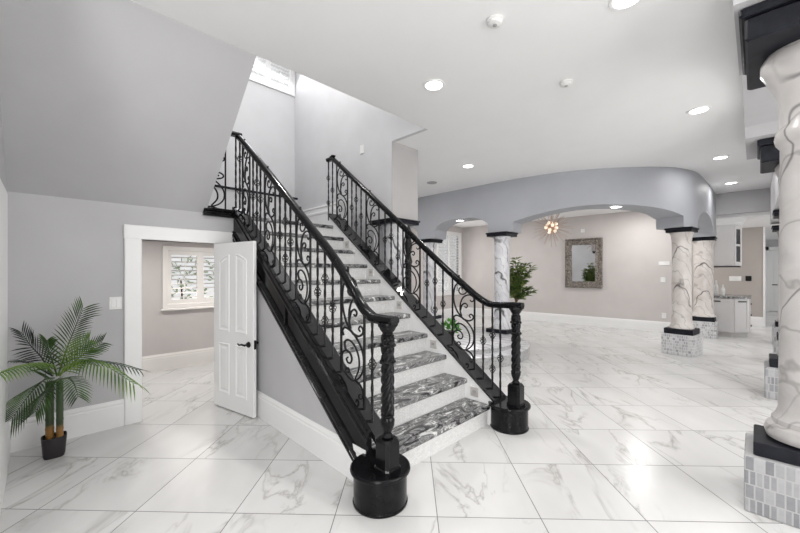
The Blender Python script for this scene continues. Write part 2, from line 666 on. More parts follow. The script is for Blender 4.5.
struct('wall_entry', MB().box(-2.3, 19.5, -3.12, -3.0, 0, ZC), 'grey_paint', label='grey wall of the hall behind the viewpoint', cat='wall')
struct('wall_entry_left', MB().box(-2.3, -2.2, -3.0, 2.4, 0, ZC).box(-2.3, -0.34, 2.3, 2.4, 0, ZC), 'grey_paint', label='grey side wall of the hall behind the viewpoint', cat='wall')
mb = MB().box(-0.34, -0.22, 2.3, YB + 0.12, 0, 5.75)
struct('wall_left', mb, 'grey_paint', label='grey wall at the far left beside the palm', cat='wall')
DO = (0.655, 1.375, 0, 1.775)   # closet door opening
struct('wall_door', holed(MB(), 'y', YD, 0.12, -0.22, 1.60, 0, 2.12, [DO]), 'grey_paint', label='grey wall with the white closet door', cat='wall')
W1 = (1.27, 2.18, 0.97, 1.79)
W2 = (2.36, 3.29, 4.84, 5.6)
struct('wall_back', holed(MB(), 'y', YB, 0.14, -0.22, XW + 0.1, 0, LZ - 0.15, [W1]), 'greige_paint', label='beige back wall of the closet room', cat='wall')
struct('wall_stairwell_back', holed(MB(), 'y', YB, 0.14, -0.22, XW + 0.1, LZ - 0.15, 5.75, [W2]), 'stairwell_paint', label='pale wall behind the stair landing', cat='wall')
struct('wall_stairwell_right', MB().box(XW, XW + 0.50, 3.90, YB + 0.14, 0, 5.75).box(XW, XW + 0.50, 3.524, 3.90, 2.2, 5.75).box(XW, XW + 0.058, YE, 3.524, ZC + 0.001, 5.75), 'stairwell_paint', label='pale wall on the right of the stairwell', cat='wall')
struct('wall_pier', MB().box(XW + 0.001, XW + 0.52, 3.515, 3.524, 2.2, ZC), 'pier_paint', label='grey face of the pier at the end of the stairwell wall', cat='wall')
struct('wall_stairwell_front', MB().box(-0.22, XW, YE - 0.1, YE - 0.002, ZC + 0.002, 5.75), 'stairwell_paint', label='upper wall over the edge of the hall ceiling', cat='wall')
# underside of the second flight: a thick sloping slab
SX = 1.235
struct('wall_soffit', MB().prism([(YD + 0.004, 2.10), (YE, ZC - 0.002), (YE, ZC + 0.4), (YD, 2.125 + 0.42)], 'x', -0.22, SX), 'grey_paint', label='sloping grey underside of the upper stair flight', cat='wall')
# closet room
struct('ceiling_closet', MB().box(-0.22, XW, YD + 0.12, YB, 1.93, 1.97), 'ceiling_paint', label='low ceiling of the closet room', cat='ceiling')
struct('wall_closet_right', MB().box(2.9, 3.0, YD + 0.12, YB, 0, 1.93), 'greige_paint', label='beige side wall of the closet room', cat='wall')

# baseboards


def baseboard(mb, p, q, h=0.25, t=0.018, side=1):
    """moulded board from p to q on the floor, thickness to the left (side 1) or right"""
    p, q = Vector((*p, 0)), Vector((*q, 0))
    d = (q - p).normalized()
    n = Vector((-d.y, d.x, 0)) * side
    prof = [(0, 0), (t, 0), (t, h - 0.055), (t * 0.75, h - 0.045), (t * 0.9, h - 0.03), (t * 0.45, h - 0.012), (t * 0.3, h), (0, h)]
    return mb.rings([[p + n * a + Vector((0, 0, b)) for a, b in prof], [q + n * a + Vector((0, 0, b)) for a, b in prof]])


struct('baseboard_left', baseboard(MB(), (-0.22, 3.55), (-0.22, YD), side=-1), 'white_trim', label='white baseboard on the far left wall', cat='baseboard')
struct('baseboard_door', baseboard(MB(), (-0.22, YD), (0.525, YD), side=-1), 'white_trim', label='white baseboard behind the palm', cat='baseboard')
struct('baseboard_stair', baseboard(MB(), (XL, YD), (XL, 1.86), side=-1), 'white_trim', label='tall white baseboard under the black stringer', cat='baseboard')
struct('baseboard_closet', baseboard(MB(), (-0.22, YB), (2.9, YB), side=-1), 'cream_trim', label='baseboard inside the closet room', cat='baseboard')
struct('trim_left', MB().bbox(-0.219, -0.195, 3.02, 3.80, 0.0, 2.02, 0.004), 'white_trim', label='white casing at the left picture edge', cat='trim')

# closet door ----------------------------------------------------------------
door = thing('door_1', 'open white panelled door of the closet below the stairs', 'door', (1.345, YD - 0.06, 0), kind='structure')
mb = MB()
mb.bbox(0.525, 0.66, YD - 0.03, YD + 0.13, 0, 1.905, 0.006)
mb.bbox(1.37, 1.505, YD - 0.03, YD + 0.13, 0, 1.905, 0.006)
mb.bbox(0.52, 1.51, YD - 0.034, YD + 0.13, 1.775, 1.91, 0.006)
mb.box(0.66, 0.672, YD + 0.04, YD + 0.07, 0, 1.775)
mb.build('door_frame', 'white_trim', door)


def panel_door(parent, W, Hh, th, mat, arched=True):
    """slab lying in local x (0..W), y (-th..0) seen from -y; returns mesh object"""
    mb = MB()
    mb.bbox(0, W, -th, 0, 0.012, Hh, 0.004)
    sw = 0.105
    pw = (W - 3 * sw) / 2

    def raised(x0, x1, z0, z1, arch):
        def outline(i):
            a, b, c, d = x0 + i, x1 - i, z0 + i, z1 - i
            pts = [(a, c), (b, c)]
            if arch:
                k = 6
                for j in range(k + 1):
                    t = j / k
                    x = b + (a - b) * t
                    # quarter curve rising to the middle stile
                    rise = arch * (b - a) * 0.35
                    s_ = t if arch_dir > 0 else 1 - t
                    pts.append((x, d - rise * (1 - sin(s_ * pi / 2))))
            else:
                k = 6
                for j in range(k + 1):
                    pts.append((b + (a - b) * j / k, d))
            return pts
        for sgn, y in ((-1, -th), (1, 0)):
            R = []
            for i, out_ in ((0, -0.002), (0.005, 0.008), (0.014, 0.009), (0.026, 0.002), (0.034, 0.0005), (0.040, 0.0005), (0.060, 0.006), (0.068, 0.0065)):
                R.append([(x, y + sgn * out_, z) for x, z in outline(i)])
            mb.rings(R)
    for c in range(2):
        x0 = sw + c * (pw + sw)
        arch_dir = 1 if c == 1 else -1
        raised(x0, x0 + pw, 0.17, Hh * 0.40, 0)
        raised(x0, x0 + pw, Hh * 0.47, Hh - 0.12, 1)
    return mb


mb = panel_door(None, 0.705, 1.765, 0.036, 'white_door')
ang = atan2(3.495 - 4.20, 1.487 - 1.335)
R = Matrix.Translation((1.335, 4.20, 0)) @ Matrix.Rotation(ang, 4, 'Z')
mb.v = [tuple(R @ Vector(p)) for p in mb.v]
mb.build('door_panel', 'white_door', door)
for side in (1,):
    mb = MB()
    lx, lz = 0.645, 0.735
    y = -0.036
    pts = lambda *a: [tuple(R @ Vector(p)) for p in a]
    tmp = MB()
    for yy, sg in ((-0.036 - 0.011, -1), (0.011, 1)):
        tmp.rings([[(lx + 0.03 * cos(2 * pi * k / 16), yy, lz + 0.03 * sin(2 * pi * k / 16)) for k in range(16)],
                   [(lx + 0.024 * cos(2 * pi * k / 16), yy + sg * 0.014, lz + 0.024 * sin(2 * pi * k / 16)) for k in range(16)]])
        tmp.tube([(lx, yy, lz), (lx, yy + sg * 0.05, lz)], 0.010, 8)
        tmp.tube(catmull([(lx + 0.008, yy + sg * 0.05, lz), (lx - 0.04, yy + sg * 0.052, lz + 0.004), (lx - 0.085, yy + sg * 0.048, lz - 0.006), (lx - 0.115, yy + sg * 0.044, lz + 0.004)]), lambda t: 0.011 - 0.004 * t, 8)
    tmp.v = [tuple(R @ Vector(p)) for p in tmp.v]
    tmp.build('door_handle', 'handle_black', door, smooth=True)
    tmp = MB().box(0.702, 0.708, -0.03, -0.006, lz - 0.045, lz + 0.045)
    tmp.v = [tuple(R @ Vector(p)) for p in tmp.v]
    tmp.build('latch_plate', 'handle_black', door)

# ------------------------------------------------------------------ shutters


def shutter_window(name, label, hole, y, mat, sill=True, mullions=2, slat=0.062, cross=None):
    a0, a1, z0, z1 = hole
    t = thing(name, label, 'window', ((a0 + a1) / 2, y, z0), kind='structure')
    f = 0.055
    mb = MB()
    mb.bbox(a0 - f, a0 + 0.012, y - 0.025, y + 0.03, z0 - f, z1 + f, 0.005)
    mb.bbox(a1 - 0.012, a1 + f, y - 0.025, y + 0.03, z0 - f, z1 + f, 0.005)
    mb.bbox(a0, a1, y - 0.025, y + 0.03, z1 - 0.012, z1 + f, 0.005)
    mb.bbox(a0, a1, y - 0.025, y + 0.03, z0 - f, z0 + 0.012, 0.005)
    mb.build('window_frame', mat, t)
    if sill:
        MB().bbox(a0 - f - 0.02, a1 + f + 0.02, y - 0.06, y + 0.02, z0 - f - 0.028, z0 - f + 0.0, 0.006).build('window_sill', mat, t)
    pw = (a1 - a0 - 0.024) / mullions
    for i in range(mullions):
        x0 = a0 + 0.012 + i * pw
        x1 = x0 + pw
        mb = MB()
        s = 0.05
        mb.box(x0, x0 + s, y - 0.005, y + 0.025, z0 + 0.012, z1 - 0.012)
        mb.box(x1 - s, x1, y - 0.005, y + 0.025, z0 + 0.012, z1 - 0.012)
        mb.box(x0 + s, x1 - s, y - 0.005, y + 0.025, z0 + 0.012, z0 + 0.075)
        mb.box(x0 + s, x1 - s, y - 0.005, y + 0.025, z1 - 0.075, z1 - 0.012)
        sh = mb.build('shutter', mat, t)
        mb = MB()
        n = int((z1 - z0 - 0.15) / slat)
        for k in range(n):
            z = z0 + 0.075 + (k + 0.5) * (z1 - z0 - 0.15) / n
            dz, dy = 0.010, 0.028
            mb.rings([[(xx, y + 0.010 - dy, z + dz), (xx, y + 0.010, z + 0.006), (xx, y + 0.010 + dy, z - dz), (xx, y + 0.010, z - 0.006)] for xx in (x0 + s, x1 - s)])
        mb.box((x0 + x1) / 2 - 0.006, (x0 + x1) / 2 + 0.006, y - 0.030, y - 0.018, z0 + 0.10, z1 - 0.10)
        mb.build('louvers', mat, sh)
    MB().box(a0, a1, y + 0.09, y + 0.096, z0, z1).build('pane', 'window_glass', t)
    return t


shutter_window('window_1', 'white plantation shutters in the closet room', W1, YB, 'cream_trim')
shutter_window('window_2', 'high shuttered window above the stair landing', W2, YB, 'white_trim', sill=False)
mb = MB()
rr = random.Random(3)
for k in range(330):
    c = Vector((rr.gauss(1.9, 0.5), rr.gauss(8.0, 0.2), rr.uniform(0.2, 1.75)))
    d1 = Vector((rr.uniform(-1, 1), rr.uniform(-1, 1), rr.uniform(-1, 1))).normalized() * 0.07
    d2 = d1.orthogonal().normalized() * 0.03
    mb.add([c - d1, c + d2, c + d1, c - d2], [(0, 1, 2, 3)])
sr = thing('garden_shrub', 'green shrub outside the closet room shutters', 'shrub', (1.9, 8.0, 0))
mb.build('foliage', 'garden_leaf', sr)
MB().tube([(1.9, 8.0, -0.0), (1.92, 8.0, 0.6), (1.88, 8.0, 1.3)], lambda t: 0.03 - 0.015 * t, 8).build('stem', 'brown_stem', sr)

# ------------------------------------------------------------------ staircase
st = thing('staircase', 'straight stair with black granite treads and white risers', 'stairs', (2.27, Y1, 0), kind='thing')
for i in range(11):
    y = Y1 + i * RUN
    z = (i + 1) * RISE
    if i < 10:
        a, b, top = y, y + RUN + 0.02, z
        prof = [(a + 0.008, top - 0.048), (a, top - 0.04), (a, top - 0.010), (a + 0.008, top), (b, top), (b, top - 0.048)]
        MB().prism(prof, 'x', 1.66, 3.002 - (0.0 if i else 0.0)).build('tread', 'black_granite', st)
    MB().box(1.64, 3.0, y + 0.028, y + 0.05, z - RISE, z - 0.046).build('riser', 'riser_tile', st)
ya = Y1 + 10 * RUN
MB().prism([(ya + 0.008, LZ - 0.048), (ya, LZ - 0.04), (ya, LZ - 0.01), (ya + 0.008, LZ), (ya + 0.30, LZ), (ya + 0.30, LZ - 0.048)], 'x', 1.66, 3.2).build('landing_nosing', 'black_granite', st)
struct('floor_landing', MB().box(-0.22, XW, ya + 0.29, YB, 1.97, LZ - 0.002), 'black_granite', label='dark granite floor of the stair landing', cat='floor')
# right skirt and its black cap
yt = 4.50
MB().prism([(1.765, 0.0), (yt, zN(1.765 + 0) * 0 + 0.0), (yt, zN(yt) + 0.07), (1.765, zN(1.765) + 0.07)], 'x', 2.99, 3.18).build('skirt_board', 'white_trim', st)


def sheared(prof, y0, y1, n=1):
    return MB().rings([[(x, y, zN(y) + z) for x, z in prof] for y in (y0, y1)])


sheared([(2.978, 0.065), (2.978, 0.088), (2.99, 0.10), (3.185, 0.10), (3.20, 0.088), (3.20, -0.16), (3.182, -0.16), (3.182, 0.068)], 1.74, yt + 0.02).build('curb_cap', 'cap_black', st)
# left stringer
prof = [(1.62, -0.215), (1.527, -0.215), (1.508, -0.205), (1.506, -0.182), (1.520, -0.172), (1.520, -0.165), (1.502, -0.155), (1.500, -0.125), (1.522, -0.112),
        (1.528, -0.10), (1.528, 0.055), (1.512, 0.066), (1.510, 0.090), (1.524, 0.100), (1.524, 0.108), (1.516, 0.115), (1.516, 0.155), (1.524, 0.165), (1.552, 0.165), (1.558, 0.15),
        (1.558, -0.06), (1.62, -0.06)]
sheared(prof, 1.835, 4.262).build('stringer', 'gloss_black', st)
sheared([(1.5585, 0.12), (1.5585, 0.15), (1.672, 0.15), (1.685, 0.14), (1.685, -0.06), (1.66, -0.06), (1.66, 0.12)], 1.80, 4.262).build('curb_cap', 'cap_black', st)
MB().prism([(2.975, zN(2.975) - 0.10), (3.005, zN(3.005) - 0.10), (3.005, zN(3.005) + 0.055), (2.975, zN(2.975) + 0.055)], 'x', 1.514, 1.53).build('stringer_joint', 'gloss_black', st)
mb = MB().prism([(YD - 0.045, 2.072), (YD - 0.045, 2.10), (YD - 0.03, 2.108), (YD - 0.03, 2.125), (YD - 0.055, 2.135), (YD - 0.055, 2.158), (YD - 0.04, 2.166), (YD + 0.14, 2.166), (YD + 0.14, 2.072)], 'x', 1.205, 1.64)
struct('trim_3', mb, 'gloss_black', label='short black moulding along the landing edge above the closet door', cat='trim')
# wall below the stringer
struct('wall_stair', MB().prism([(1.90, 0), (YD + 0.002, 0), (YD + 0.002, zN(YD) - 0.2), (1.90, zN(1.90) - 0.2)], 'x', XL, 1.66), 'grey_paint', label='grey wall below the black stringer', cat='wall')

# ------------------------------------------------------------------ landing ledge and boards
struct('wall_ledge', MB().box(0.9, 3.14, 5.75, YB, LZ, 2.74), 'stairwell_paint', label='low pale ledge at the back of the landing', cat='wall')
struct('trim_1', MB().bbox(0.9, 3.16, 5.73, YB, 2.74, 2.775, 0.006), 'navy_black', label='thin dark capping along the landing ledge', cat='trim')
mb = MB()
prof = [(XW, LZ), (XW - 0.02, LZ), (XW - 0.02, 2.44), (XW - 0.028, 2.46), (XW - 0.028, 2.49), (XW - 0.014, 2.50), (XW - 0.014, 2.555), (XW - 0.024, 2.57), (XW - 0.022, 2.595), (XW, 2.60)]
mb.rings([[(x, y, z) for x, z in prof] for y in (4.42, YB)])
struct('baseboard_landing', mb, 'white_trim', label='white moulded wainscot beside the landing', cat='baseboard')

# ------------------------------------------------------------------ railings
SCROLLS = [
    [(75, -10), (76, 20), (82, 36)],
    [(105, 270), (80, 246), (58, 215), (41, 165), (38, 115), (50, 60), (82, 36), (115, 48), (129, 80), (115, 107), (90, 112), (74, 97), (78, 75), (92, 73), (96, 86)],
    [(92, 252), (82, 215), (86, 165), (106, 128), (140, 115), (165, 125), (170, 145), (157, 156), (146, 146)],
    [(84, 215), (94, 182), (115, 169), (130, 181), (123, 196), (111, 190)],
    [(104, 270), (138, 277), (163, 264), (166, 245), (151, 234), (141, 246), (150, 256)],
    [(46, 285), (38, 266), (55, 250), (82, 256), (115, 275), (148, 308), (168, 350), (169, 400), (150, 440), (115, 463), (80, 460), (62, 441), (64, 424), (77, 420), (84, 432), (75, 440)],
    [(62, 346), (52, 320), (64, 303), (92, 303), (122, 325), (142, 365), (142, 410), (120, 455)],
    [(35, 400), (37, 365), (60, 347), (85, 352), (99, 375), (91, 395), (73, 396), (65, 382), (75, 374)],
    [(36, 392), (48, 435), (100, 465)],
    [(118, 462), (148, 474), (166, 500), (162, 524), (148, 531), (142, 520), (150, 514)],
]
BASKET = None


def basket_mesh():
    mb = MB()
    for k in range(4):
        path = []
        for i in range(13):
            t = i / 12
            r = 0.004 + 0.025 * sin(pi * t) ** 0.8
            a = 2 * pi * (k / 4 + 0.75 * t)
            path.append((r * cos(a), r * sin(a), -0.04 + 0.08 * t))
        mb.tube(path, 0.0036, 5)
    for z in (-0.043, 0.043):
        mb.lathe([(0.006, z - 0.008), (0.011, z - 0.004), (0.011, z + 0.004), (0.006, z + 0.008)], 0, 0, 8)
    return mb


def twist_bar(x, y, z0, z1, r=0.0080, twists=None):
    L = z1 - z0
    n = max(6, int(L * 40))
    rings = []
    for i in range(n + 1):
        t = i / n
        k = min(1, max(0, (t - 0.12) / 0.76))
        a = k * L * 26 * 0.5
        rings.append([(x + r * 1.35 * cos(a + j * pi / 2), y + r * 1.35 * sin(a + j * pi / 2), z0 + L * t) for j in range(4)])
    return MB().rings(rings)


def railing(label, x, bars, panels, top, bottom, newel, drum, rail_path, group):
    t = thing('stair_railing', label, 'railing', (drum[0], drum[1], 0), group)
    hs = [(0.0, 0.0), (0.022, 0.0), (0.026, 0.012), (0.036, 0.022), (0.037, 0.038), (0.028, 0.052), (0.012, 0.059), (-0.012, 0.059), (-0.028, 0.052), (-0.037, 0.038), (-0.036, 0.022), (-0.026, 0.012), (-0.022, 0.0)]
    hs = [(a, b - 0.059) for a, b in hs]
    MB().sweep(rail_path, hs).build('handrail', 'gloss_black', t, smooth=True)
    for y, ks in bars:
        z0, z1 = bottom(y) - 0.01, top(y) - 0.055
        b = twist_bar(x, y, z0, z1).build('baluster', 'iron_black', t)
        for kf in ks:
            m = basket_mesh()
            zc = z0 + (z1 - z0) * kf
            m.v = [(p[0] + x, p[1] + y, p[2] + zc) for p in m.v]
            m.build('basket_knuckle', 'iron_black', b, smooth=True)
    for ya, yb in panels:                      # ya downhill, yb uphill
        for y in (ya, yb):
            MB().box(x - 0.007, x + 0.007, y - 0.007, y + 0.007, bottom(y) - 0.01, top(y) - 0.055).build('panel_bar', 'iron_black', t)
        wd = yb - ya
        h0 = bottom(yb)
        hh = (top(yb) - 0.06 - h0)
        sc_ = hh / 445.0
        mb = MB()
        for c in SCROLLS:
            pts = catmull([(x, yb - (px - 30) / 145 * wd, h0 + (445 - py) * sc_) for px, py in c], 5)
            mb.tube(pts, lambda q: 0.0095 - 0.003 * q, 6)
        mb.build('scroll_panel', 'iron_black', t, smooth=True)
    # drum shaped starting block
    cx, cy = drum
    mb = MB().lathe([(0.172, 0), (0.175, 0.004), (0.175, 0.014), (0.170, 0.018), (0.170, 0.192), (0.176, 0.198), (0.190, 0.204), (0.193, 0.212), (0.191, 0.224), (0.184, 0.23), (0.001, 0.23)], cx, cy, 48)
    mb.build('newel_base', 'gloss_black', t, smooth=True)
    nx, ny = newel
    q = 0.060
    mb = MB()
    b = q * 0.28
    oc = lambda s_, z: [(nx - s_ + b, ny - s_, z), (nx + s_ - b, ny - s_, z), (nx + s_, ny - s_ + b, z), (nx + s_, ny + s_ - b, z), (nx + s_ - b, ny + s_, z), (nx - s_ + b, ny + s_, z), (nx - s_, ny + s_ - b, z), (nx - s_, ny - s_ + b, z)]
    mb.rings([oc(q + 0.006, 0.23), oc(q + 0.006, 0.25), oc(q, 0.258), oc(q, 0.41), oc(q * 0.8, 0.43)])
    np_ = mb.build('newel_post', 'gloss_black', t)
    MB().lathe([(0.024, 0.43), (0.036, 0.44), (0.028, 0.452), (0.024, 0.46), (0.03, 0.475), (0.042, 0.51), (0.045, 0.54), (0.036, 0.558), (0.042, 0.565), (0.042, 0.575), (0.034, 0.58)], nx, ny, 20).build('vase_turning', 'gloss_black', np_, smooth=True)
    zt = rail_path[0][2] - 0.055
    rings = []
    m = 110
    for i in range(m + 1):
        z = 0.578 + (zt - 0.08 - 0.578) * i / m
        r0 = []
        for k in range(30):
            a = 2 * pi * k / 30
            r = 0.029 + 0.014 * abs(cos(2 * (a - z * 25))) ** 0.8
            r0.append((nx + r * cos(a), ny + r * sin(a), z))
        rings.append(r0)
    MB().rings(rings).build('twisted_shaft', 'gloss_black', np_, smooth=True)
    MB().lathe([(0.032, zt - 0.085), (0.042, zt - 0.078), (0.042, zt - 0.068), (0.033, zt - 0.060), (0.033, zt - 0.05), (0.046, zt - 0.035), (0.052, zt - 0.02), (0.060, zt - 0.012), (0.062, zt + 0.004), (0.058, zt + 0.012), (0.001, zt + 0.014)], nx, ny, 24).build('newel_cap', 'gloss_black', np_, smooth=True)
    for zc in (zt - 0.13, zt - 0.42 * (zt - 0.578)):
        rings = []
        for i_, (rr_, dz) in enumerate(((0.036, -0.014), (0.046, -0.008), (0.050, 0), (0.046, 0.008), (0.036, 0.014))):
            rings.append([(nx + (rr_ + 0.004 * cos(9 * 2 * pi * k / 54)) * cos(2 * pi * k / 54), ny + (rr_ + 0.004 * cos(9 * 2 * pi * k / 54)) * sin(2 * pi * k / 54), zc + dz) for k in range(54)])
        MB().rings(rings).build('beaded_collar', 'gloss_black', np_, smooth=True)
    return t


def rail_top(pts):
    def f(y):
        for (ya, za), (yb, zb) in zip(pts, pts[1:]):
            if ya <= y <= yb:
                return za + (zb - za) * (y - ya) / (yb - ya)
        return pts[0][1] if y < pts[0][0] else pts[-1][1]
    return f


RL = [(1.55, 1.185), (1.74, 1.185), (1.80, 1.20), (1.87, 1.232), (1.95, 1.29), (2.04, 1.369), (2.36, 1.628), (2.823, 1.985), (3.41, 2.44), (4.18, 3.012), (4.30, 3.09)]
RR = [(1.50, 1.178), (1.70, 1.175), (1.80, 1.172), (1.87, 1.185), (1.97, 1.235), (2.075, 1.305), (2.467, 1.592), (3.092, 2.085), (3.878, 2.70), (4.50, 3.185), (4.56, 3.215), (4.69, 3.22)]
path = lambda x, R_, x0: [tuple(p) for p in catmull([(x0 + (x - x0) * (lambda k: k * k * (3 - 2 * k))(min(1, max(0, (a - 1.55) / 0.85))), a, b) for a, b in R_], 4)]
lbar = [(1.885, (0.52,)), (2.365, (0.5,)), (2.475, (0.26, 0.68)), (2.585, (0.44,)), (3.05, (0.55,)), (3.15, (0.28, 0.7)), (3.26, (0.45,)), (3.70, (0.55,)), (3.79, (0.28, 0.7)), (3.89, (0.45,)), (4.265, (0.26, 0.72))]
lpan = [(1.97, 2.25), (2.70, 2.945), (3.36, 3.60), (3.98, 4.185)]
rbar = [(1.735, (0.44,)), (1.82, (0.25, 0.66)), (1.924, (0.50,)), (2.43, (0.46,)), (2.542, (0.25, 0.68)), (2.66, (0.52,)), (3.135, (0.46,)), (3.255, (0.26, 0.68)), (3.37, (0.52,)), (3.86, (0.5,)), (3.97, (0.27, 0.7)), (4.07, (0.48,)), (4.55, (0.5,)), (4.66, (0.3, 0.72))]
rpan = [(2.023, 2.30), (2.767, 3.046), (3.487, 3.753), (4.17, 4.44)]
xl_, xr_ = 1.605, 3.085
lr = railing('black scrolled iron railing on the left of the stair, with the nearest drum based newel', xl_, lbar, lpan, rail_top(RL), lambda y: zN(y) + 0.15, (1.500, 1.615), (1.508, 1.692), path(1.595, RL, 1.500), 'stair railings')
railing('black scrolled iron railing on the right side of the stair, farther from the closet door', xr_, rbar, rpan, rail_top(RR), lambda y: min(zN(y), zN(4.42)) + 0.10, (3.065, 1.565), (3.09, 1.645), path(3.09, RR, 3.065), 'stair railings')
# return of the left railing along the landing edge
for xx, ks in ((1.545, (0.5,)), (1.47, ())):
    pass
zb, zt = 2.165, 3.03
yr = YD + 0.03
for xx in (1.45, 1.06):
    MB().box(xx - 0.007, xx + 0.007, yr - 0.007, yr + 0.007, zb, zt).build('panel_bar', 'iron_black', lr)
mb = MB()
for c in SCROLLS:
    pts = catmull([(1.06 + (px - 30) / 145 * 0.39, yr, zb + (475 - py) * 0.00172) for px, py in c], 5)
    mb.tube(pts, 0.009, 6)
mb.build('scroll_panel', 'iron_black', lr, smooth=True)
b = twist_bar(1.565, yr, zb, zt).build('baluster', 'iron_black', lr)
hs = [(-0.034, -0.05), (0.034, -0.05), (0.037, -0.02), (0.02, 0), (-0.02, 0), (-0.037, -0.02)]
MB().sweep([(1.625, yr, 3.085), (1.4, yr, 3.085), (1.13, yr, 3.085)], hs).build('landing_handrail', 'gloss_black', lr)

# step lights on the right skirt
sl = None
for i, y in enumerate((1.96, 2.485, 3.01, 3.53, 4.05)):
    z = zN(y) - 0.045
    lab = ['lowest square step light, beside the first granite tread', 'square step light second from the bottom of the stair',
           'square step light halfway up the stair skirt', 'square step light second from the top of the stair', 'topmost square step light near the landing'][i]
    if sl is None:
        sl = thing('step_light', lab, 'step light', (2.99, y, z), 'step lights on the stair skirt')
        MB().bbox(2.982, 2.992, y - 0.045, y + 0.045, z - 0.045, z + 0.045, 0.002).build('cover_plate', 'steel_plate', sl)
        MB().box(2.979, 2.985, y - 0.022, y + 0.022, z - 0.012, z + 0.016).build('lens', 'grey_plastic', sl)
    else:
        dup(sl, (2.99, y, z), lab)

# ------------------------------------------------------------------ round platform and its plants
pl = thing('round_platform', 'round two-tier mosaic platform behind the right railing', 'platform', (5.4, 4.2, 0))
for nm, r_, za, zb_ in (('lower_tier', 1.51, 0, 0.18), ('upper_tier', 1.30, 0.18, 0.26)):
    o = MB().lathe([(r_, za), (r_, zb_ - 0.012), (0.001, zb_ - 0.012)], 5.4, 4.2, 96).build(nm, 'platform_mosaic', pl, smooth=True)
    MB().lathe([(r_ + 0.008, zb_ - 0.012), (r_ + 0.008, zb_ - 0.003), (r_, zb_), (0.001, zb_)], 5.4, 4.2, 96).build('marble_slab', 'column_white_marble', o, smooth=True)


def leafblob(mb, c, n, rx, rz, size, seed, up=0.3):
    r = random.Random(seed)
    for k in range(n):
        a = r.uniform(0, 2 * pi)
        q = sqrt(r.random())
        p = Vector((c[0] + rx * q * cos(a), c[1] + rx * q * sin(a), c[2] + rz * r.random() * (1.1 - 0.5 * q)))
        d1 = Vector((cos(a), sin(a), r.uniform(-0.6, 1.0) + up)).normalized()
        L = size * r.uniform(0.7, 1.3)
        s_ = d1.cross(Vector((r.uniform(-1, 1), r.uniform(-1, 1), 1))).normalized() * L * 0.28
        nrm = d1.cross(s_).normalized() * L * 0.08
        mb.add([p, p + d1 * L * 0.45 + s_ + nrm, p + d1 * L, p + d1 * L * 0.45 - s_ + nrm, p + d1 * L * 0.5 - nrm], [(0, 1, 4), (1, 2, 4), (2, 3, 4), (3, 0, 4)])


for (px, py, h, lab, sd) in ((5.33, 4.02, 0.30, 'low green leafy plant at the foot of the right railing, nearer its scroll panel', 5),
                             (5.0, 4.55, 0.30, 'low green leafy plant at the foot of the right railing, farther up the stair', 6)):
    t = thing('leafy_plant', lab, 'plant', (px, py, 0.26), 'low plants on the platform')
    MB().lathe([(0.06, 0.26), (0.09, 0.37), (0.085, 0.37), (0.001, 0.36)], px, py, 18).build('pot', 'pot_black', t, smooth=True)
    mb = MB()
    leafblob(mb, (px, py, 0.36), 90, 0.15, 0.20, 0.10, sd)
    mb.build('foliage', 'ivy_leaf', t)

tx, ty = 3.43, 3.285
tp = thing('carved_post', 'tall black turned post in front of the white column under the pier', 'post', (tx, ty, 0))
MB().lathe([(0.075, 0), (0.075, 0.10), (0.05, 0.14), (0.045, 0.7), (0.055, 0.74), (0.042, 0.8), (0.042, 1.55), (0.055, 1.60), (0.040, 1.66), (0.032, 1.70), (0.05, 1.78), (0.052, 1.84), (0.034, 1.90)], tx, ty, 20).build('post_shaft', 'iron_black', tp, smooth=True)
MB().lathe([(0.034, 1.90), (0.052, 1.94), (0.05, 1.99), (0.03, 2.03), (0.025, 2.05), (0.001, 2.08)], tx, ty, 20).build('finial', 'iron_black', tp, smooth=True)

# ------------------------------------------------------------------ columns


def rotbox(mb, cx, cy, h, z0, z1, rz, bev=0.006, hy=None):
    o = len(mb.v)
    mb.bbox(-h, h, -(hy or h), (hy or h), z0, z1, bev)
    for i in range(o, len(mb.v)):
        x, y, z = mb.v[i]
        mb.v[i] = (cx + x * cos(rz) - y * sin(rz), cy + x * sin(rz) + y * cos(rz), z)
    return mb


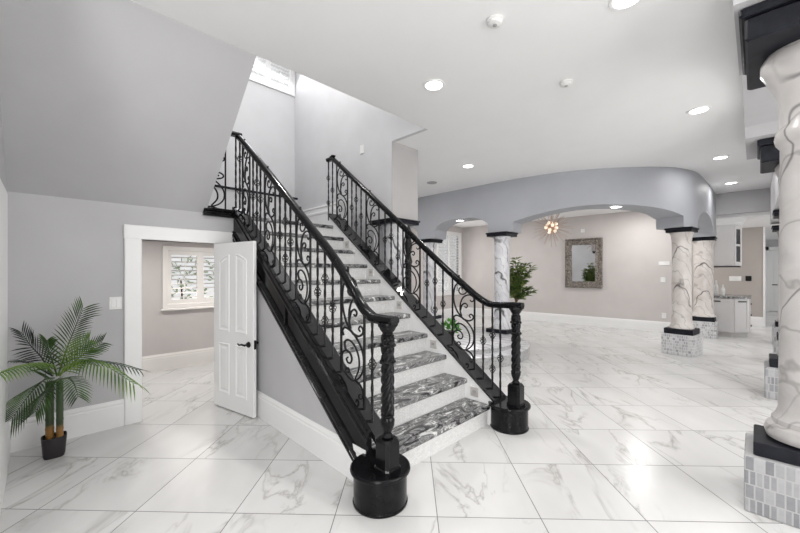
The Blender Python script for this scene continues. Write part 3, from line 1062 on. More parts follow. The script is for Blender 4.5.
def column(label, cx, cy, rz, zped, zp, zc0, zc1, r, mat, soff=(0, 0), ped=0.24, plin=0.21, cap=0.22, base_z=0.0, group='marble columns', torus=False, ped_mat='mosaic_stone'):
    t = thing('marble_column', label, 'column', (cx, cy, base_z), group)
    if zped > base_z:
        p = rotbox(MB(), cx, cy, ped, base_z, zped, rz).build('pedestal', ped_mat, t)
    rotbox(MB(), cx, cy, plin, zped, zp, rz).build('plinth', 'navy_black', t)
    if torus:
        prof = [(r * 1.05, zp), (r * 1.42, zp + 0.012), (r * 1.5, zp + 0.05), (r * 1.42, zp + 0.085), (r * 1.22, zp + 0.10), (r * 1.24, zp + 0.13), (r * 1.12, zp + 0.15), (r * 1.02, zp + 0.19), (r * 0.99, zp + 0.5)]
        ztop = zc0
        prof += [(r * 0.95, ztop - 0.75), (r * 0.95, ztop - 0.58), (r * 1.10, ztop - 0.55), (r * 1.15, ztop - 0.52), (r * 1.10, ztop - 0.48), (r * 0.98, ztop - 0.45), (r * 0.97, ztop - 0.34), (r * 1.05, ztop - 0.25), (r * 1.35, ztop - 0.16), (r * 1.62, ztop - 0.09), (r * 1.62, ztop - 0.04), (r * 1.45, ztop)]
    else:
        prof = [(r * 1.22, zp), (r * 1.22, zp + 0.03), (r * 1.08, zp + 0.07), (r, zp + 0.16)]
        for i in range(1, 14):
            z = zp + 0.16 + (zc0 - zp - 0.36) * i / 14
            prof.append((r * (1 - 0.03 * i / 14 + 0.012 * sin(i * 2.1)), z))
        prof += [(r * 0.98, zc0 - 0.16), (r * 1.02, zc0 - 0.10), (r * 1.09, zc0 - 0.05), (r * 1.15, zc0 - 0.02), (r * 1.15, zc0)]
    MB().lathe(prof, cx + soff[0], cy + soff[1], 40).build('shaft', mat, t, smooth=True)
    mb = MB()
    d = zc1 - zc0
    hh = cap
    if torus:
        mb2 = MB()
        rotbox(mb2, cx + 0.06, cy - 0.0, hh, zc0, zc0 + d * 0.72, rz, 0.012, torus)
        rotbox(mb2, cx + 0.06, cy - 0.0, hh + 0.03, zc0 + d * 0.72, zc1, rz, 0.012, torus + 0.025)
        mb2.build('capital', 'navy_black', t)
    else:
        rotbox(mb, cx, cy, hh, zc0, zc0 + d * 0.6, rz)
        rotbox(mb, cx, cy, hh + 0.014, zc0 + d * 0.6, zc1, rz)
        mb.build('capital', 'navy_black', t)
    return t


column('white marble column with black capital on the round platform, beside the tall bushy plant', 6.5, 3.62, 0.0, 0.26, 0.335, 2.17, 2.25, 0.152, 'column_white_marble', plin=0.23, base_z=0.255)
column('white marble column farther back, left of the tall shuttered window', 6.62, 5.62, 0.0, 0.34, 0.42, 2.17, 2.25, 0.165, 'column_white_marble', ped_mat='mosaic_pale')
column('cream marble column with zigzag vein on a mosaic pedestal, in front of the mirror wall', 8.12, 0.955, -0.14, 0.36, 0.455, 2.17, 2.25, 0.147, 'column_cream_marble', cap=0.19, ped_mat='mosaic_pale')
column('cream marble column on a mosaic pedestal right beside the kitchen cabinets', 10.62, 0.86, 0.0, 0.36, 0.46, 2.17, 2.25, 0.18, 'column_cream_marble', cap=0.21, ped_mat='mosaic_pale')
column('large grey marble column with black plinth at the right picture edge', 3.24, -0.17, 0.0, 0.338, 0.42, 2.80, 2.985, 0.13, 'column_grey_marble', soff=(0.03, -0.055), ped=0.225, plin=0.185, cap=0.41, torus=0.22)
column('grey marble column directly behind the large one at the right edge', 6.12, -0.29, 0.0, 0.36, 0.46, 2.72, 2.985, 0.13, 'column_grey_marble', soff=(0.0, -0.07), ped=0.225, plin=0.185, cap=0.34, torus=0.26)
column('grey marble column third in the right hand row, mostly hidden', 8.52, -0.42, 0.0, 0.36, 0.46, 2.36, 2.46, 0.14, 'column_grey_marble', ped=0.225, plin=0.185, cap=0.22)
column('grey marble column last in the right hand row before the corridor', 10.6, -0.45, 0.0, 0.36, 0.46, 2.30, 2.40, 0.14, 'column_grey_marble', ped=0.225, plin=0.185, cap=0.22)
column('white marble column under the grey pier at the top of the stair', 3.57, 3.70, 0.0, 0.36, 0.45, 2.135, 2.198, 0.165, 'column_white_marble', cap=0.255, plin=0.2)

# ------------------------------------------------------------------ curved arcade beam
front = catmull([(6.33, 7.3, 0), (6.33, 5.5, 0), (6.34, 4.4, 0), (6.36, 3.58, 0), (6.45, 2.82, 0), (6.64, 2.19, 0), (6.96, 1.65, 0), (7.42, 1.13, 0), (7.80, 0.90, 0), (8.33, 0.75, 0), (9.5, 0.69, 0), (10.86, 0.66, 0)], 10)


def arc_len(P):
    s_ = [0]
    for a, b in zip(P, P[1:]):
        s_.append(s_[-1] + (b - a).length)
    return s_


S = arc_len(front)


def s_near(x, y):
    return S[min(range(len(front)), key=lambda i: (front[i].x - x) ** 2 + (front[i].y - y) ** 2)]


sp_ = [s_near(6.4, 7.3), s_near(6.4, 5.55), s_near(6.4, 3.62), s_near(8.05, 0.8), s_near(10.62, 0.7), S[-1] + 0.5]
back = []
for i, p in enumerate(front):
    tdir = (front[min(i + 1, len(front) - 1)] - front[max(i - 1, 0)]).normalized()
    nrm = Vector((-tdir.y, tdir.x, 0))
    if nrm.x + nrm.y < 0:
        nrm = -nrm
    back.append(p + nrm * 0.46)


def zbot(s):
    for a, b in zip(sp_, sp_[1:]):
        if a <= s <= b:
            m_ = 0.26
            a2, b2 = a + m_, b - m_
            if s <= a2 or s >= b2:
                return 2.25
            k = (s - (a2 + b2) / 2) / ((b2 - a2) / 2)
            if a > sp_[3] - 0.01:
                return 2.30 + 0.33 * sqrt(max(0, 1 - k * k))
            if b - a < 2.5:
                return 2.43 + 0.19 * (1 - abs(k) ** 3.5)
            return 2.43 + 0.20 * (1 - abs(k) ** 2)
    return 2.25


fine = []
for i in range(len(front) - 1):
    for j in range(6):
        t = j / 6
        fine.append((front[i].lerp(front[i + 1], t), back[i].lerp(back[i + 1], t), S[i] + (S[i + 1] - S[i]) * t))
fine.append((front[-1], back[-1], S[-1]))
rings = []
for f, bk, s_ in fine:
    z = zbot(s_)
    rings.append([(f.x, f.y, z), (bk.x, bk.y, z), (bk.x, bk.y, ZC - 0.001), (f.x, f.y, ZC - 0.001)])
struct('wall_arcade', MB().rings(rings), 'beam_paint', label='grey curved arcade beam over the marble columns', cat='wall', smooth=True)

# dining room beyond
back_poly = [(p.x, p.y) for p in back[::3]]
poly = back_poly + [(10.86, 0.9), (10.8, 0.9), (10.45, 7.3)]
DZ = 3.03
mb = MB()
mb.prism([(6.6, 7.3)] + [(p.x, p.y) for p in back[2::4]] + [(10.95, 1.1), (10.9, 7.3)], 'z', DZ, DZ + 0.05)
struct('ceiling_dining', mb, 'ceiling_paint', label='white ceiling of the dining room beyond the arches', cat='ceiling')
mwx = lambda y: 10.74 - (y - 1.0) * 0.06
mb = MB().prism([(mwx(1.02), 1.02), (mwx(7.3), 7.3), (mwx(7.3) + 0.15, 7.3), (mwx(1.02) + 0.15, 1.02)], 'z', 0, DZ)
struct('wall_dining', mb, 'greige_paint', label='pale beige dining room wall with the mirror', cat='wall')
W3 = (8.95, 10.22, 0.75, 2.78)
struct('wall_dining_back', holed(MB(), 'y', 7.3, 0.14, 3.6, 10.6, 0, ZC, [W3]), 'greige_paint', label='pale beige far wall with the tall shutters', cat='wall')
struct('baseboard_dining', baseboard(MB(), (mwx(1.02), 1.02), (mwx(7.3), 7.3), side=1), 'white_trim', label='white baseboard below the mirror', cat='baseboard')
struct('baseboard_dining_back', baseboard(MB(), (3.7, 7.3), (10.4, 7.3), side=-1), 'white_trim', label='white baseboard below the tall shutters', cat='baseboard')
shutter_window('window_3', 'tall white shuttered window beyond the arcade', W3, 7.3, 'white_trim', sill=False, slat=0.09)

# framed mirror
my0, my1, mz0, mz1 = 2.93, 3.87, 1.03, 2.40
mt = thing('framed_mirror', 'rectangular mirror in a wide antique silver frame on the dining room wall', 'mirror', (mwx(3.4), 3.4, mz0))
wa = math.atan(0.06)


def mp_(u, z, dep):
    """u along the wall from its centre (towards -y), dep out of the wall"""
    y = 3.40 - u
    return (mwx(y) - dep, y, z)


hw, zc_, hh = (my1 - my0) / 2, (mz0 + mz1) / 2, (mz1 - mz0) / 2
R = []
for i, d in ((0, 0.004), (0, 0.05), (0.015, 0.065), (0.04, 0.065), (0.055, 0.045), (0.11, 0.04), (0.135, 0.032), (0.16, 0.04), (0.175, 0.03), (0.18, 0.012)):
    R.append([mp_(a * (hw - i), zc_ + b * (hh - i), d) for a, b in ((-1, -1), (1, -1), (1, 1), (-1, 1))])
MB().rings(R, cap=False).build('frame', 'antique_silver', mt)
mb = MB()
mb.rings([[mp_(a * (hw - 0.17), zc_ + b * (hh - 0.17), d) for a, b in ((-1, -1), (1, -1), (1, 1), (-1, 1))] for d in (0.006, 0.016)])
mb.build('glass', 'mirror_glass', mt)
mb = MB()
R = []
n = 120
for k in range(n):
    t = 4 * k / n
    sg, f_ = int(t), t - int(t)
    a, b, c, d = ((-1, -1, 1, -1), (1, -1, 1, 1), (1, 1, -1, 1), (-1, 1, -1, -1))[sg]
    uu, vv = (a + (c - a) * f_) * (hw - 0.028), (b + (d - b) * f_) * (hh - 0.028)
    r_ = 0.013 if k % 2 else 0.007
    ux, vz = (0, 1) if b == d else (1, 0)
    if f_ < 1e-6:
        ux, vz = a * 0.7, b * 0.7
    R.append([mp_(uu + ux * r_ * cos(2 * pi * q_ / 6), zc_ + vv + vz * r_ * cos(2 * pi * q_ / 6), 0.066 + r_ * sin(2 * pi * q_ / 6)) for q_ in range(6)])
mb.rings(R, closed=True)
mb.build('beading', 'antique_silver', mt)

# chandelier
cx, cy, cz = 8.40, 3.40, 2.52
ch = thing('sputnik_chandelier', 'starburst chandelier with thin rods and warm glowing bulbs', 'chandelier', (cx, cy, cz))
MB().tube([(cx, cy, cz), (cx, cy, DZ)], 0.008, 8).build('stem', 'gold_rod', ch)
MB().lathe([(0.06, DZ - 0.03), (0.065, DZ - 0.002), (0.001, DZ - 0.001)], cx, cy, 18).build('ceiling_canopy', 'gold_rod', ch)
MB().ico((cx, cy, cz), 0.07, 12, 8).build('hub', 'gold_rod', ch, smooth=True)
mb = MB()
rr = random.Random(11)
for k in range(64):
    z = 1 - 2 * (k + 0.5) / 64
    a = k * 2.39996
    d = Vector((sqrt(1 - z * z) * cos(a), sqrt(1 - z * z) * sin(a), z))
    L = rr.uniform(0.36, 0.50)
    if d.z * L + cz > DZ - 0.03:
        L = (DZ - 0.03 - cz) / d.z
    c = Vector((cx, cy, cz))
    mb.tube([c + d * 0.06, c + d * L], 0.006, 5)
mb.build('rods', 'gold_rod', ch)
for k in range(12):
    z = 1 - 2 * (k + 0.5) / 12
    a = k * 2.39996 + 0.4
    d = Vector((sqrt(1 - z * z) * cos(a), sqrt(1 - z * z) * sin(a), z)) * 0.125
    MB().ico((cx + d.x, cy + d.y, cz + d.z), 0.036, 10, 8).build('bulb', 'warm_bulb', ch, smooth=True)

# tall bushy plant in a pale vase by the column
bx, by = 7.40, 3.78
bp = thing('bushy_plant', 'tall leafy plant with narrow leaves in a pale vase beside the marble column', 'plant', (bx, by, 0))
MB().lathe([(0.13, 0), (0.15, 0.02), (0.10, 0.3), (0.09, 0.6), (0.13, 0.78), (0.12, 0.80), (0.001, 0.76)], bx, by, 24).build('vase', 'vase_glass', bp, smooth=True)
mb = MB()
ms = MB()
rr = random.Random(21)
tips = [(0.0, 0.0, 1.74), (0.16, -0.14, 1.60), (0.25, -0.22, 1.55), (-0.12, 0.1, 1.55), (0.22, -0.18, 1.1), (0.30, -0.26, 1.02), (-0.2, 0.15, 1.45), (0.1, -0.05, 1.58), (0.05, 0.1, 1.4), (-0.15, 0.2, 1.2), (0.2, -0.15, 1.42), (0.05, -0.1, 1.25), (-0.28, 0.2, 1.3), (0.15, 0.2, 1.5)]
for (dx, dy, tz) in tips:
    P = catmull([(bx, by, 0.78), (bx + dx * 0.3, by + dy * 0.3, 0.78 + (tz - 0.78) * 0.55), (bx + dx, by + dy, tz)], 8)
    ms.tube(P, lambda t: 0.010 - 0.006 * t, 5)
    for i in range(4, len(P)):
        for k in range(6):
            a = rr.uniform(0, 2 * pi)
            d1 = Vector((cos(a), sin(a), rr.uniform(0.1, 1.0))).normalized()
            L = rr.uniform(0.12, 0.22)
            s_ = d1.cross(Vector((0, 0, 1))).normalized() * L * 0.15
            p = P[i]
            mb.add([p, p + d1 * L * 0.5 + s_, p + d1 * L - Vector((0, 0, L * 0.25)), p + d1 * L * 0.5 - s_], [(0, 1, 2, 3)])
ms.build('stems', 'brown_stem', bp)
mb.build('foliage', 'bush_leaf', bp)

# ------------------------------------------------------------------ right hand row: beam with arches on tall columns
pts = [(2.80, ZC - 0.001), (2.80, 2.985), (3.83, 2.985)]
for k in range(1, 12):
    t = k / 12
    pts.append((3.83 + (5.68 - 3.83) * t, 2.985 + 0.2 * sin(pi * t) ** 0.6))
pts += [(5.68, 2.985), (6.75, 2.985), (6.75, ZC - 0.001)]
struct('wall_row', MB().prism(pts, 'y', -0.66, 0.095).box(6.751, 10.85, -0.66, -0.20, 2.47, ZC - 0.001), 'grey_paint', label='grey beam over the right hand row of columns', cat='wall')

# kitchen end
KZ = 2.69
struct('wall_header', MB().box(10.86, 11.0, -0.66, 0.66, 2.77, ZC - 0.001).box(10.86, 11.0, 0.66, 1.1, 2.25, ZC - 0.001), 'grey_paint', label='grey header over the kitchen opening', cat='wall')
struct('ceiling_kitchen', MB().box(11.0, 19.4, -4.5, 3.5, KZ, KZ + 0.08), 'ceiling_paint', label='lower ceiling over the kitchen', cat='ceiling')
struct('wall_kitchen', MB().box(13.7, 13.85, -0.12, 3.5, 0, KZ), 'taupe_paint', label='taupe wall at the back of the kitchen', cat='wall')
struct('trim_2', MB().bbox(13.66, 13.90, -0.165, -0.12, 0, KZ, 0.006), 'white_trim', label='white corner trim at the end of the taupe wall', cat='trim')
struct('baseboard_kitchen', baseboard(MB(), (13.7, -0.12), (13.7, 3.5), side=1), 'white_trim', label='white baseboard below the taupe wall', cat='baseboard')
struct('wall_far', MB().box(19.35, 19.5, -4.5, 1.5, 0, KZ), 'grey_paint', label='grey wall at the end of the corridor', cat='wall')
d2 = thing('door_2', 'white panelled door at the far end of the corridor', 'door', (19.33, -0.8, 0), kind='structure')
mb = MB().box(19.30, 19.35, -0.32, -0.2, 0, 2.42).box(19.30, 19.35, -1.42, -1.3, 0, 2.42).box(19.30, 19.35, -1.42, -0.2, 2.3, 2.42)
mb.build('door_frame', 'white_trim', d2)
mb = panel_door(None, 0.98, 2.29, 0.036, 'white_door')
Rm = Matrix.Translation((19.335, -0.32, 0.0)) @ Matrix.Rotation(-pi / 2, 4, 'Z')
mb.v = [tuple(Rm @ Vector(p)) for p in mb.v]
mb.build('door_panel', 'white_door', d2)
MB().tube([(19.29, -0.42, 1.0), (19.25, -0.42, 1.0), (19.25, -0.55, 1.0)], 0.018, 8).build('door_handle', 'handle_black', d2)

# kitchen base cabinets
bc = thing('base_cabinet', 'pale grey kitchen base cabinet with angled corner', 'cabinet', (11.3, 0.4, 0))
body = [(10.93, 1.05), (10.93, 0.37), (11.18, 0.12), (12.1, 0.12), (12.1, 0.75), (11.55, 0.75), (11.55, 1.05)]
MB().prism(body, 'z', 0.1, 0.868).build('carcass', 'cabinet_paint', bc)
ins = [(10.96, 1.05), (10.96, 0.40), (11.20, 0.15), (12.1, 0.15), (12.1, 0.75), (11.55, 0.75), (11.55, 1.05)]
MB().prism(ins, 'z', 0, 0.1).build('plinth_board', 'toe_kick', bc)


def face_panel(p, q, z0, z1, off, fr=0.06):
    """shaker door on the vertical face from p to q, outward to the right of p->q"""
    p, q = Vector((*p, 0)), Vector((*q, 0))
    d = (q - p).normalized()
    n = Vector((d.y, -d.x, 0))
    L = (q - p).length
    mb = MB()

    def slab(a0, a1, b0, b1, o0, o1):
        c = []
        for o in (o0, o1):
            c.append([tuple(p + d * a + n * o + Vector((0, 0, b))) for a, b in ((a0, b0), (a1, b0), (a1, b1), (a0, b1))])
        mb.rings(c)
    slab(0.01, L - 0.01, z0, z1, 0, off * 0.5)
    slab(0.01, 0.01 + fr, z0, z1, off * 0.5, off)
    slab(L - 0.01 - fr, L - 0.01, z0, z1, off * 0.5, off)
    slab(0.01 + fr, L - 0.01 - fr, z0, z0 + fr, off * 0.5, off)
    slab(0.01 + fr, L - 0.01 - fr, z1 - fr, z1, off * 0.5, off)
    hmid = p + d * L / 2 + n * (off + 0.012)
    return mb, hmid, d


for (p, q, kind_) in (((10.93, 0.96), (10.93, 0.385), 'door'), ((10.935, 0.365), (11.175, 0.125), 'door')):
    mb, hm, d = face_panel(p, q, 0.12, 0.85, 0.02, 0.05)
    o = mb.build('cabinet_door', 'cabinet_paint', bc)
    a = hm - d * 0.09
    b = hm + d * 0.09
    MB().tube([(a.x, a.y, 0.80), (b.x, b.y, 0.80)], 0.012, 8).build('handle', 'handle_black', o)
for z0, z1 in ((0.12, 0.35), (0.37, 0.60), (0.62, 0.85)):
    mb, hm, d = face_panel((11.2, 0.12), (11.75, 0.12), z0, z1, 0.02, 0.035)
    o = mb.build('drawer', 'cabinet_paint', bc)
    MB().tube([(hm.x - 0.1, hm.y, (z0 + z1) / 2), (hm.x + 0.1, hm.y, (z0 + z1) / 2)], 0.014, 8).build('handle', 'handle_black', o)
ct = [(10.90, 1.06), (10.90, 0.36), (11.17, 0.09), (12.12, 0.09), (12.12, 0.78), (11.57, 0.78), (11.57, 1.06)]
o = MB().prism(ct, 'z', 0.868, 0.91).build('countertop', 'black_granite')
tag(o, 'dark granite countertop on the pale kitchen base cabinet', 'countertop')
# upper cabinet
uc = thing('wall_cabinet', 'pale grey upper kitchen cabinet with glass fronted end and crown moulding', 'cabinet', (11.3, 0.5, 1.6))
ub = [(11.02, 1.05), (11.02, 0.37), (11.33, 0.25), (11.6, 0.25), (11.6, 1.05)]
MB().prism(ub, 'z', 1.6, 2.56).build('carcass', 'cabinet_paint', uc)
sc2 = lambda k: [(x - k, y - (k if y < 1 else 0)) for x, y in ub[:2]] + [(ub[2][0] + 0.0, ub[2][1] - k)] + [(ub[3][0], ub[3][1] - k), ub[4]]
mb = MB().rings([[(x, y, z) for x, y in sc2(k)] for k, z in ((0.0, 2.54), (0.02, 2.56), (0.03, 2.60), (0.07, 2.66), (0.08, KZ - 0.002))])
mb.build('crown_moulding', 'white_trim', uc)
mb, hm, d = face_panel((11.02, 1.0), (11.02, 0.38), 1.62, 2.52, 0.018, 0.055)
mb.build('cabinet_door', 'cabinet_paint', uc)
mb, hm, d = face_panel((11.03, 0.365), (11.32, 0.255), 1.62, 2.52, 0.018, 0.05)
o = mb.build('glass_door', 'cabinet_paint', uc)
p0, q0 = Vector((11.03, 0.365, 0)), Vector((11.32, 0.255, 0))
dd = (q0 - p0).normalized()
nn = Vector((dd.y, -dd.x, 0))
mb = MB()
for a0, a1, b0, b1 in ((0.075, 0.15, 1.70, 2.05), (0.165, 0.24, 1.70, 2.05), (0.075, 0.15, 2.1, 2.44), (0.165, 0.24, 2.1, 2.44)):
    mb.rings([[tuple(p0 + dd * a + nn * o_ + Vector((0, 0, b))) for a, b in ((a0, b0), (a1, b0), (a1, b1), (a0, b1))] for o_ in (0.008, 0.014)])
mb.build('glass_panes', 'dark_glass', o)
MB().box(11.0, 11.6, 0.26, 1.05, 1.575, 1.6).build('light_rail', 'handle_black', uc)
# bottles on the counter
for k, (x, y, h, r, lab) in enumerate(((11.25, 0.80, 0.30, 0.038, 'tall pale bottle on the kitchen counter, nearest the column'), (11.3, 0.68, 0.36, 0.04, 'tallest pale bottle on the kitchen counter, in the middle'), (11.28, 0.56, 0.26, 0.036, 'short pale bottle on the kitchen counter, nearest the angled corner'))):
    o = MB().lathe([(r * 0.9, 0.91), (r, 0.92), (r, 0.91 + h * 0.6), (r * 0.4, 0.91 + h * 0.78), (r * 0.35, 0.91 + h), (0.001, 0.91 + h)], x, y, 14).build('bottle', 'vase_glass', smooth=True)
    tag(o, lab, 'bottle', 'bottles on the counter')
# switches and outlets
o = MB().bbox(13.685, 13.7, 0.30, 0.55, 1.22, 1.35, 0.003).build('switch_plate', 'white_plastic')
tag(o, 'wide white switch plate on the taupe kitchen wall', 'switch', 'wall plates')
o = MB().bbox(13.685, 13.7, 0.10, 0.22, 1.22, 1.36, 0.003).build('keypad', 'handle_black')
tag(o, 'small black keypad beside the wide switch plate on the taupe wall', 'keypad')
t = thing('switch_plate', 'white double light switch left of the closet door casing', 'switch', (0.46, YD, 1.16), 'wall plates')
MB().bbox(0.415, 0.508, YD - 0.008, YD, 1.105, 1.225, 0.003).build('plate', 'white_plastic', t)
for x in (0.443, 0.482):
    MB().bbox(x - 0.014, x + 0.014, YD - 0.013, YD - 0.006, 1.125, 1.205, 0.002).build('rocker', 'white_trim', t)


def dining_plate(name, y, z, wy, hz, lab, cat, group=None):
    x = mwx(y)
    o = MB().bbox(x - 0.012, x + 0.004, y - wy / 2, y + wy / 2, z - hz / 2, z + hz / 2, 0.003).build(name, 'white_plastic')
    return tag(o, lab, cat, group)


dining_plate('switch_plate', 1.60, 1.68, 0.22, 0.09, 'upper white wall control left of the zigzag veined column', 'switch', 'wall plates')
dining_plate('switch_plate', 1.62, 1.28, 0.10, 0.12, 'lower white switch left of the zigzag veined column', 'switch', 'wall plates')
dining_plate('wall_outlet', 1.60, 0.40, 0.09, 0.13, 'white outlet above the dining baseboard left of the veined column', 'outlet', 'wall plates')
dining_plate('wall_sensor', 3.42, 2.62, 0.10, 0.10, 'small white sensor on the wall above the mirror', 'sensor')
o = MB().bbox(XW - 0.008, XW, 4.12, 4.21, 3.23, 3.36, 0.003).build('switch_plate', 'white_plastic')
tag(o, 'white switch plate on the stairwell wall above the right handrail', 'switch', 'wall plates')
o = MB().bbox(-0.22, -0.21, 3.88, 3.96, 0.33, 0.47, 0.003).build('wall_outlet', 'white_plastic')
tag(o, 'white outlet low on the far left wall beside the palm', 'outlet', 'wall plates')

# ------------------------------------------------------------------ ceiling fittings
rl = None
LSP = [(2.635, 2.184, 0.085, 'recessed ceiling light nearest the edge of the stairwell opening'),
       (2.70, 0.60, 0.085, 'recessed ceiling light cut by the top of the picture'),
       (5.118, 0.451, 0.085, 'recessed ceiling light nearest the large right hand column'),
       (7.461, 0.40, 0.085, 'recessed ceiling light in front of the veined column by the kitchen'),
       (9.729, 0.36, 0.085, 'recessed ceiling light closest to the kitchen header'),
       (5.043, 3.437, 0.085, 'recessed ceiling light above the round platform, right of the pier')]
for x, y, r, lab in LSP:
    if rl is None:
        rl = thing('recessed_light', lab, 'ceiling light', (x, y, ZC), 'recessed ceiling lights')
        MB().rings([[(x + a * cos(2 * pi * k / 28), y + a * sin(2 * pi * k / 28), z) for k in range(28)] for a, z in ((r + 0.022, ZC + 0.0), (r + 0.018, ZC - 0.008), (r, ZC - 0.009), (r - 0.006, ZC - 0.003))], cap=False).build('trim_ring', 'white_trim', rl, smooth=True)
        MB().lathe([(0.001, ZC - 0.005), (r - 0.004, ZC - 0.005), (r - 0.004, ZC - 0.001), (0.001, ZC - 0.001)], x, y, 28).build('diffuser', 'lamp_glow', rl)
    else:
        dup(rl, (x, y, ZC), lab)


def on_beam(s0, zz, lab):
    i = min(range(len(fine)), key=lambda k: abs(fine[k][2] - s0))
    m = (fine[i][0] + fine[i][1]) / 2
    dup(rl, (m.x, m.y, zbot(s0) - 0.002), lab)


on_beam((sp_[1] + sp_[2]) / 2 - 0.15, 0, 'recessed light under the arch above the tall shuttered window')
on_beam(sp_[2] + (sp_[3] - sp_[2]) * 0.60, 0, 'recessed light under the wide arch in front of the mirror')
for x, y, lab in ((2.265, 1.316, 'round white smoke detector on the ceiling nearest the stair'), (3.477, 1.27, 'round white smoke detector in the middle of the hall ceiling')):
    t = thing('smoke_detector', lab, 'smoke detector', (x, y, ZC), 'smoke detectors')
    MB().lathe([(0.058, ZC - 0.001), (0.058, ZC - 0.012), (0.05, ZC - 0.016), (0.048, ZC - 0.03), (0.04, ZC - 0.036), (0.001, ZC - 0.037)], x, y, 28).build('housing', 'white_plastic', t, smooth=True)
    MB().lathe([(0.015, ZC - 0.037), (0.014, ZC - 0.041), (0.001, ZC - 0.042)], x, y, 14).build('test_button', 'grey_plastic', t)
x, y = 5.45, 4.57
t = thing('ceiling_vent', 'small grey round vent in the ceiling beside the pier', 'vent', (x, y, ZC))
MB().lathe([(0.10, ZC - 0.001), (0.10, ZC - 0.012), (0.07, ZC - 0.016), (0.001, ZC - 0.016)], x, y, 24).build('vent_cover', 'grey_plastic', t)

# ------------------------------------------------------------------ palm in the left corner
px, py = 0.045, 3.93
pm = thing('potted_palm', 'potted green palm in a small black pot in the left corner', 'plant', (px, py, 0))
rings = []
for z, s_ in ((0, 0.060), (0.02, 0.065), (0.152, 0.075), (0.16, 0.075), (0.16, 0.068), (0.14, 0.065)):
    rings.append([(px + s_ * (abs(cos(a)) ** 0.6) * (1 if cos(a) > 0 else -1), py + s_ * (abs(sin(a)) ** 0.6) * (1 if sin(a) > 0 else -1), z) for a in [2 * pi * (k + 0.5) / 24 for k in range(24)]])
MB().rings(rings).build('pot', 'pot_black', pm, smooth=True)
rgt = Vector((sin(PHI), -cos(PHI), 0))     # directions as seen from the hall
fwd = Vector((cos(PHI), sin(PHI), 0))
base = Vector((px, py, 0))
for dx, dz, r in ((-0.035, 0.58, 0.026), (0.045, 0.56, 0.022)):
    c = base + rgt * dx
    prof = []
    z = 0.14
    while z < dz:
        prof += [(r * 1.08, z), (r, z + 0.012), (r, z + 0.062), (r * 1.06, z + 0.07)]
        z += 0.075
    prof.append((r * 0.7, z))
    MB().lathe(prof, c.x, c.y, 14).build('trunk', 'bamboo_trunk', pm, smooth=True)


def frond(pts, width, mat, n=26, droop=0.25, seed=0, start=0.13, face=0.0):
    r = random.Random(seed)
    P = catmull([base + rgt * a + fwd * b + Vector((0, 0, c)) for a, b, c in pts], 10)
    m = len(P)
    n = int(n * 0.78)
    mb = MB().tube(P, lambda t: 0.007 - 0.0055 * t, 5)
    for k in range(n):
        t = start + (1 - start) * k / (n - 1)
        i = min(int(t * (m - 1)), m - 2)
        fr = t * (m - 1) - i
        p = P[i].lerp(P[i + 1], fr)
        tg = (P[i + 1] - P[i]).normalized()
        side = tg.cross(Vector((0, 0, 1)))
        if side.length < 1e-3:
            side = rgt.copy()
        side.normalize()
        if face:
            s2 = tg.cross(fwd).normalized()
            if s2.dot(side) < 0:
                s2 = -s2
            side = (side * (1 - face) + s2 * face)
            side = (side - tg * side.dot(tg)).normalized()
        up = side.cross(tg).normalized()
        q = (t - start) / (1 - start)
        L = 1.12 * width * (0.55 + 0.45 * sin(pi * min(1, 0.25 + q * 0.62))) * r.uniform(0.92, 1.05)
        lean = 0.65 + 0.65 * q
        for sg in (-1, 1):
            d = (side * sg + tg * lean + up * 0.18).normalized()
            wv = d.cross(up).normalized() * 0.0056
            pts_ = []
            for j, wf in ((0, 0.35), (0.3, 1.0), (0.65, 0.8), (1, 0.02)):
                c = p + d * L * j - Vector((0, 0, droop * L * j * j))
                pts_.append((c - wv * wf, c + up * 0.004 * (1 - j), c + wv * wf))
            vs = [v for tr in pts_ for v in tr]
            fs = []
            for j in range(3):
                a = j * 3
                fs += [(a, a + 1, a + 4, a + 3), (a + 1, a + 2, a + 5, a + 4)]
            mb.add(vs, fs)
    return mb.build('frond', mat, pm)




def at(u, v, d):
    """palm-relative (right, forward, up) of a point seen at u, v and d metres away"""
    r = (u - 400) / 355.3 * d
    return (r - base.dot(rgt), d - base.dot(fwd), 1.45 - (v - 272.7) * d / 355.3)


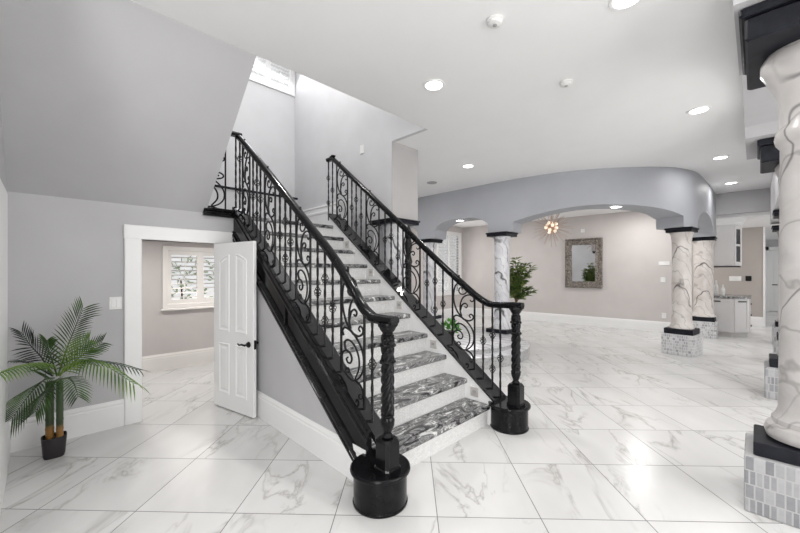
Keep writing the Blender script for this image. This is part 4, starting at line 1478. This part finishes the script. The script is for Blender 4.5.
def fr(px_, width, mat, n, droop, seed, face=0.0):
    frond([at(*p) for p in px_], width, mat, n, droop, seed, face=face)


fr([(58, 376, 2.80), (67, 348, 2.86), (75, 328, 2.88), (83, 309, 2.88)], 0.19, 'palm_leaf', 28, 0.18, 1, 0.9)
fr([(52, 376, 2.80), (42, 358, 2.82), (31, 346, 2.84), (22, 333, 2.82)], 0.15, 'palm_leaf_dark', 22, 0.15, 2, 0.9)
fr([(54, 374, 2.78), (42, 364, 2.66), (24, 365, 2.38), (-1, 374, 2.10)], 0.13, 'palm_leaf_toplit', 32, 0.55, 3)
fr([(54, 378, 2.76), (44, 380, 2.64), (30, 394, 2.52), (13, 417, 2.42)], 0.19, 'palm_leaf', 28, 0.2, 4, 0.7)
fr([(60, 374, 2.80), (78, 361, 2.78), (102, 364, 2.74), (133, 383, 2.70)], 0.16, 'palm_leaf_toplit', 32, 0.7, 5)
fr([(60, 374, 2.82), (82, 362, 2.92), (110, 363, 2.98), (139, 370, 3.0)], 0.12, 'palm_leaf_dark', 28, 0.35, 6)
fr([(60, 374, 2.82), (74, 362, 2.88), (88, 351, 2.92), (101, 343, 2.94)], 0.14, 'palm_leaf', 22, 0.15, 7, 0.8)
fr([(57, 376, 2.78), (52, 360, 2.72), (48, 348, 2.70), (47, 341, 2.68)], 0.12, 'palm_leaf', 20, 0.2, 8, 0.8)
fr([(56, 380, 2.76), (52, 386, 2.64), (45, 396, 2.54), (36, 411, 2.46)], 0.15, 'palm_leaf', 22, 0.25, 9, 0.5)
fr([(60, 376, 2.78), (68, 362, 2.72), (78, 350, 2.70), (88, 341, 2.70)], 0.14, 'palm_leaf_toplit', 22, 0.2, 10, 0.8)
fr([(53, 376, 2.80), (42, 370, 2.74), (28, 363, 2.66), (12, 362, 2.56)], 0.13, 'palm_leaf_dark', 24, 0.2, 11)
fr([(60, 380, 2.76), (68, 378, 2.66), (74, 384, 2.58), (78, 396, 2.52)], 0.12, 'palm_leaf', 20, 0.3, 12)
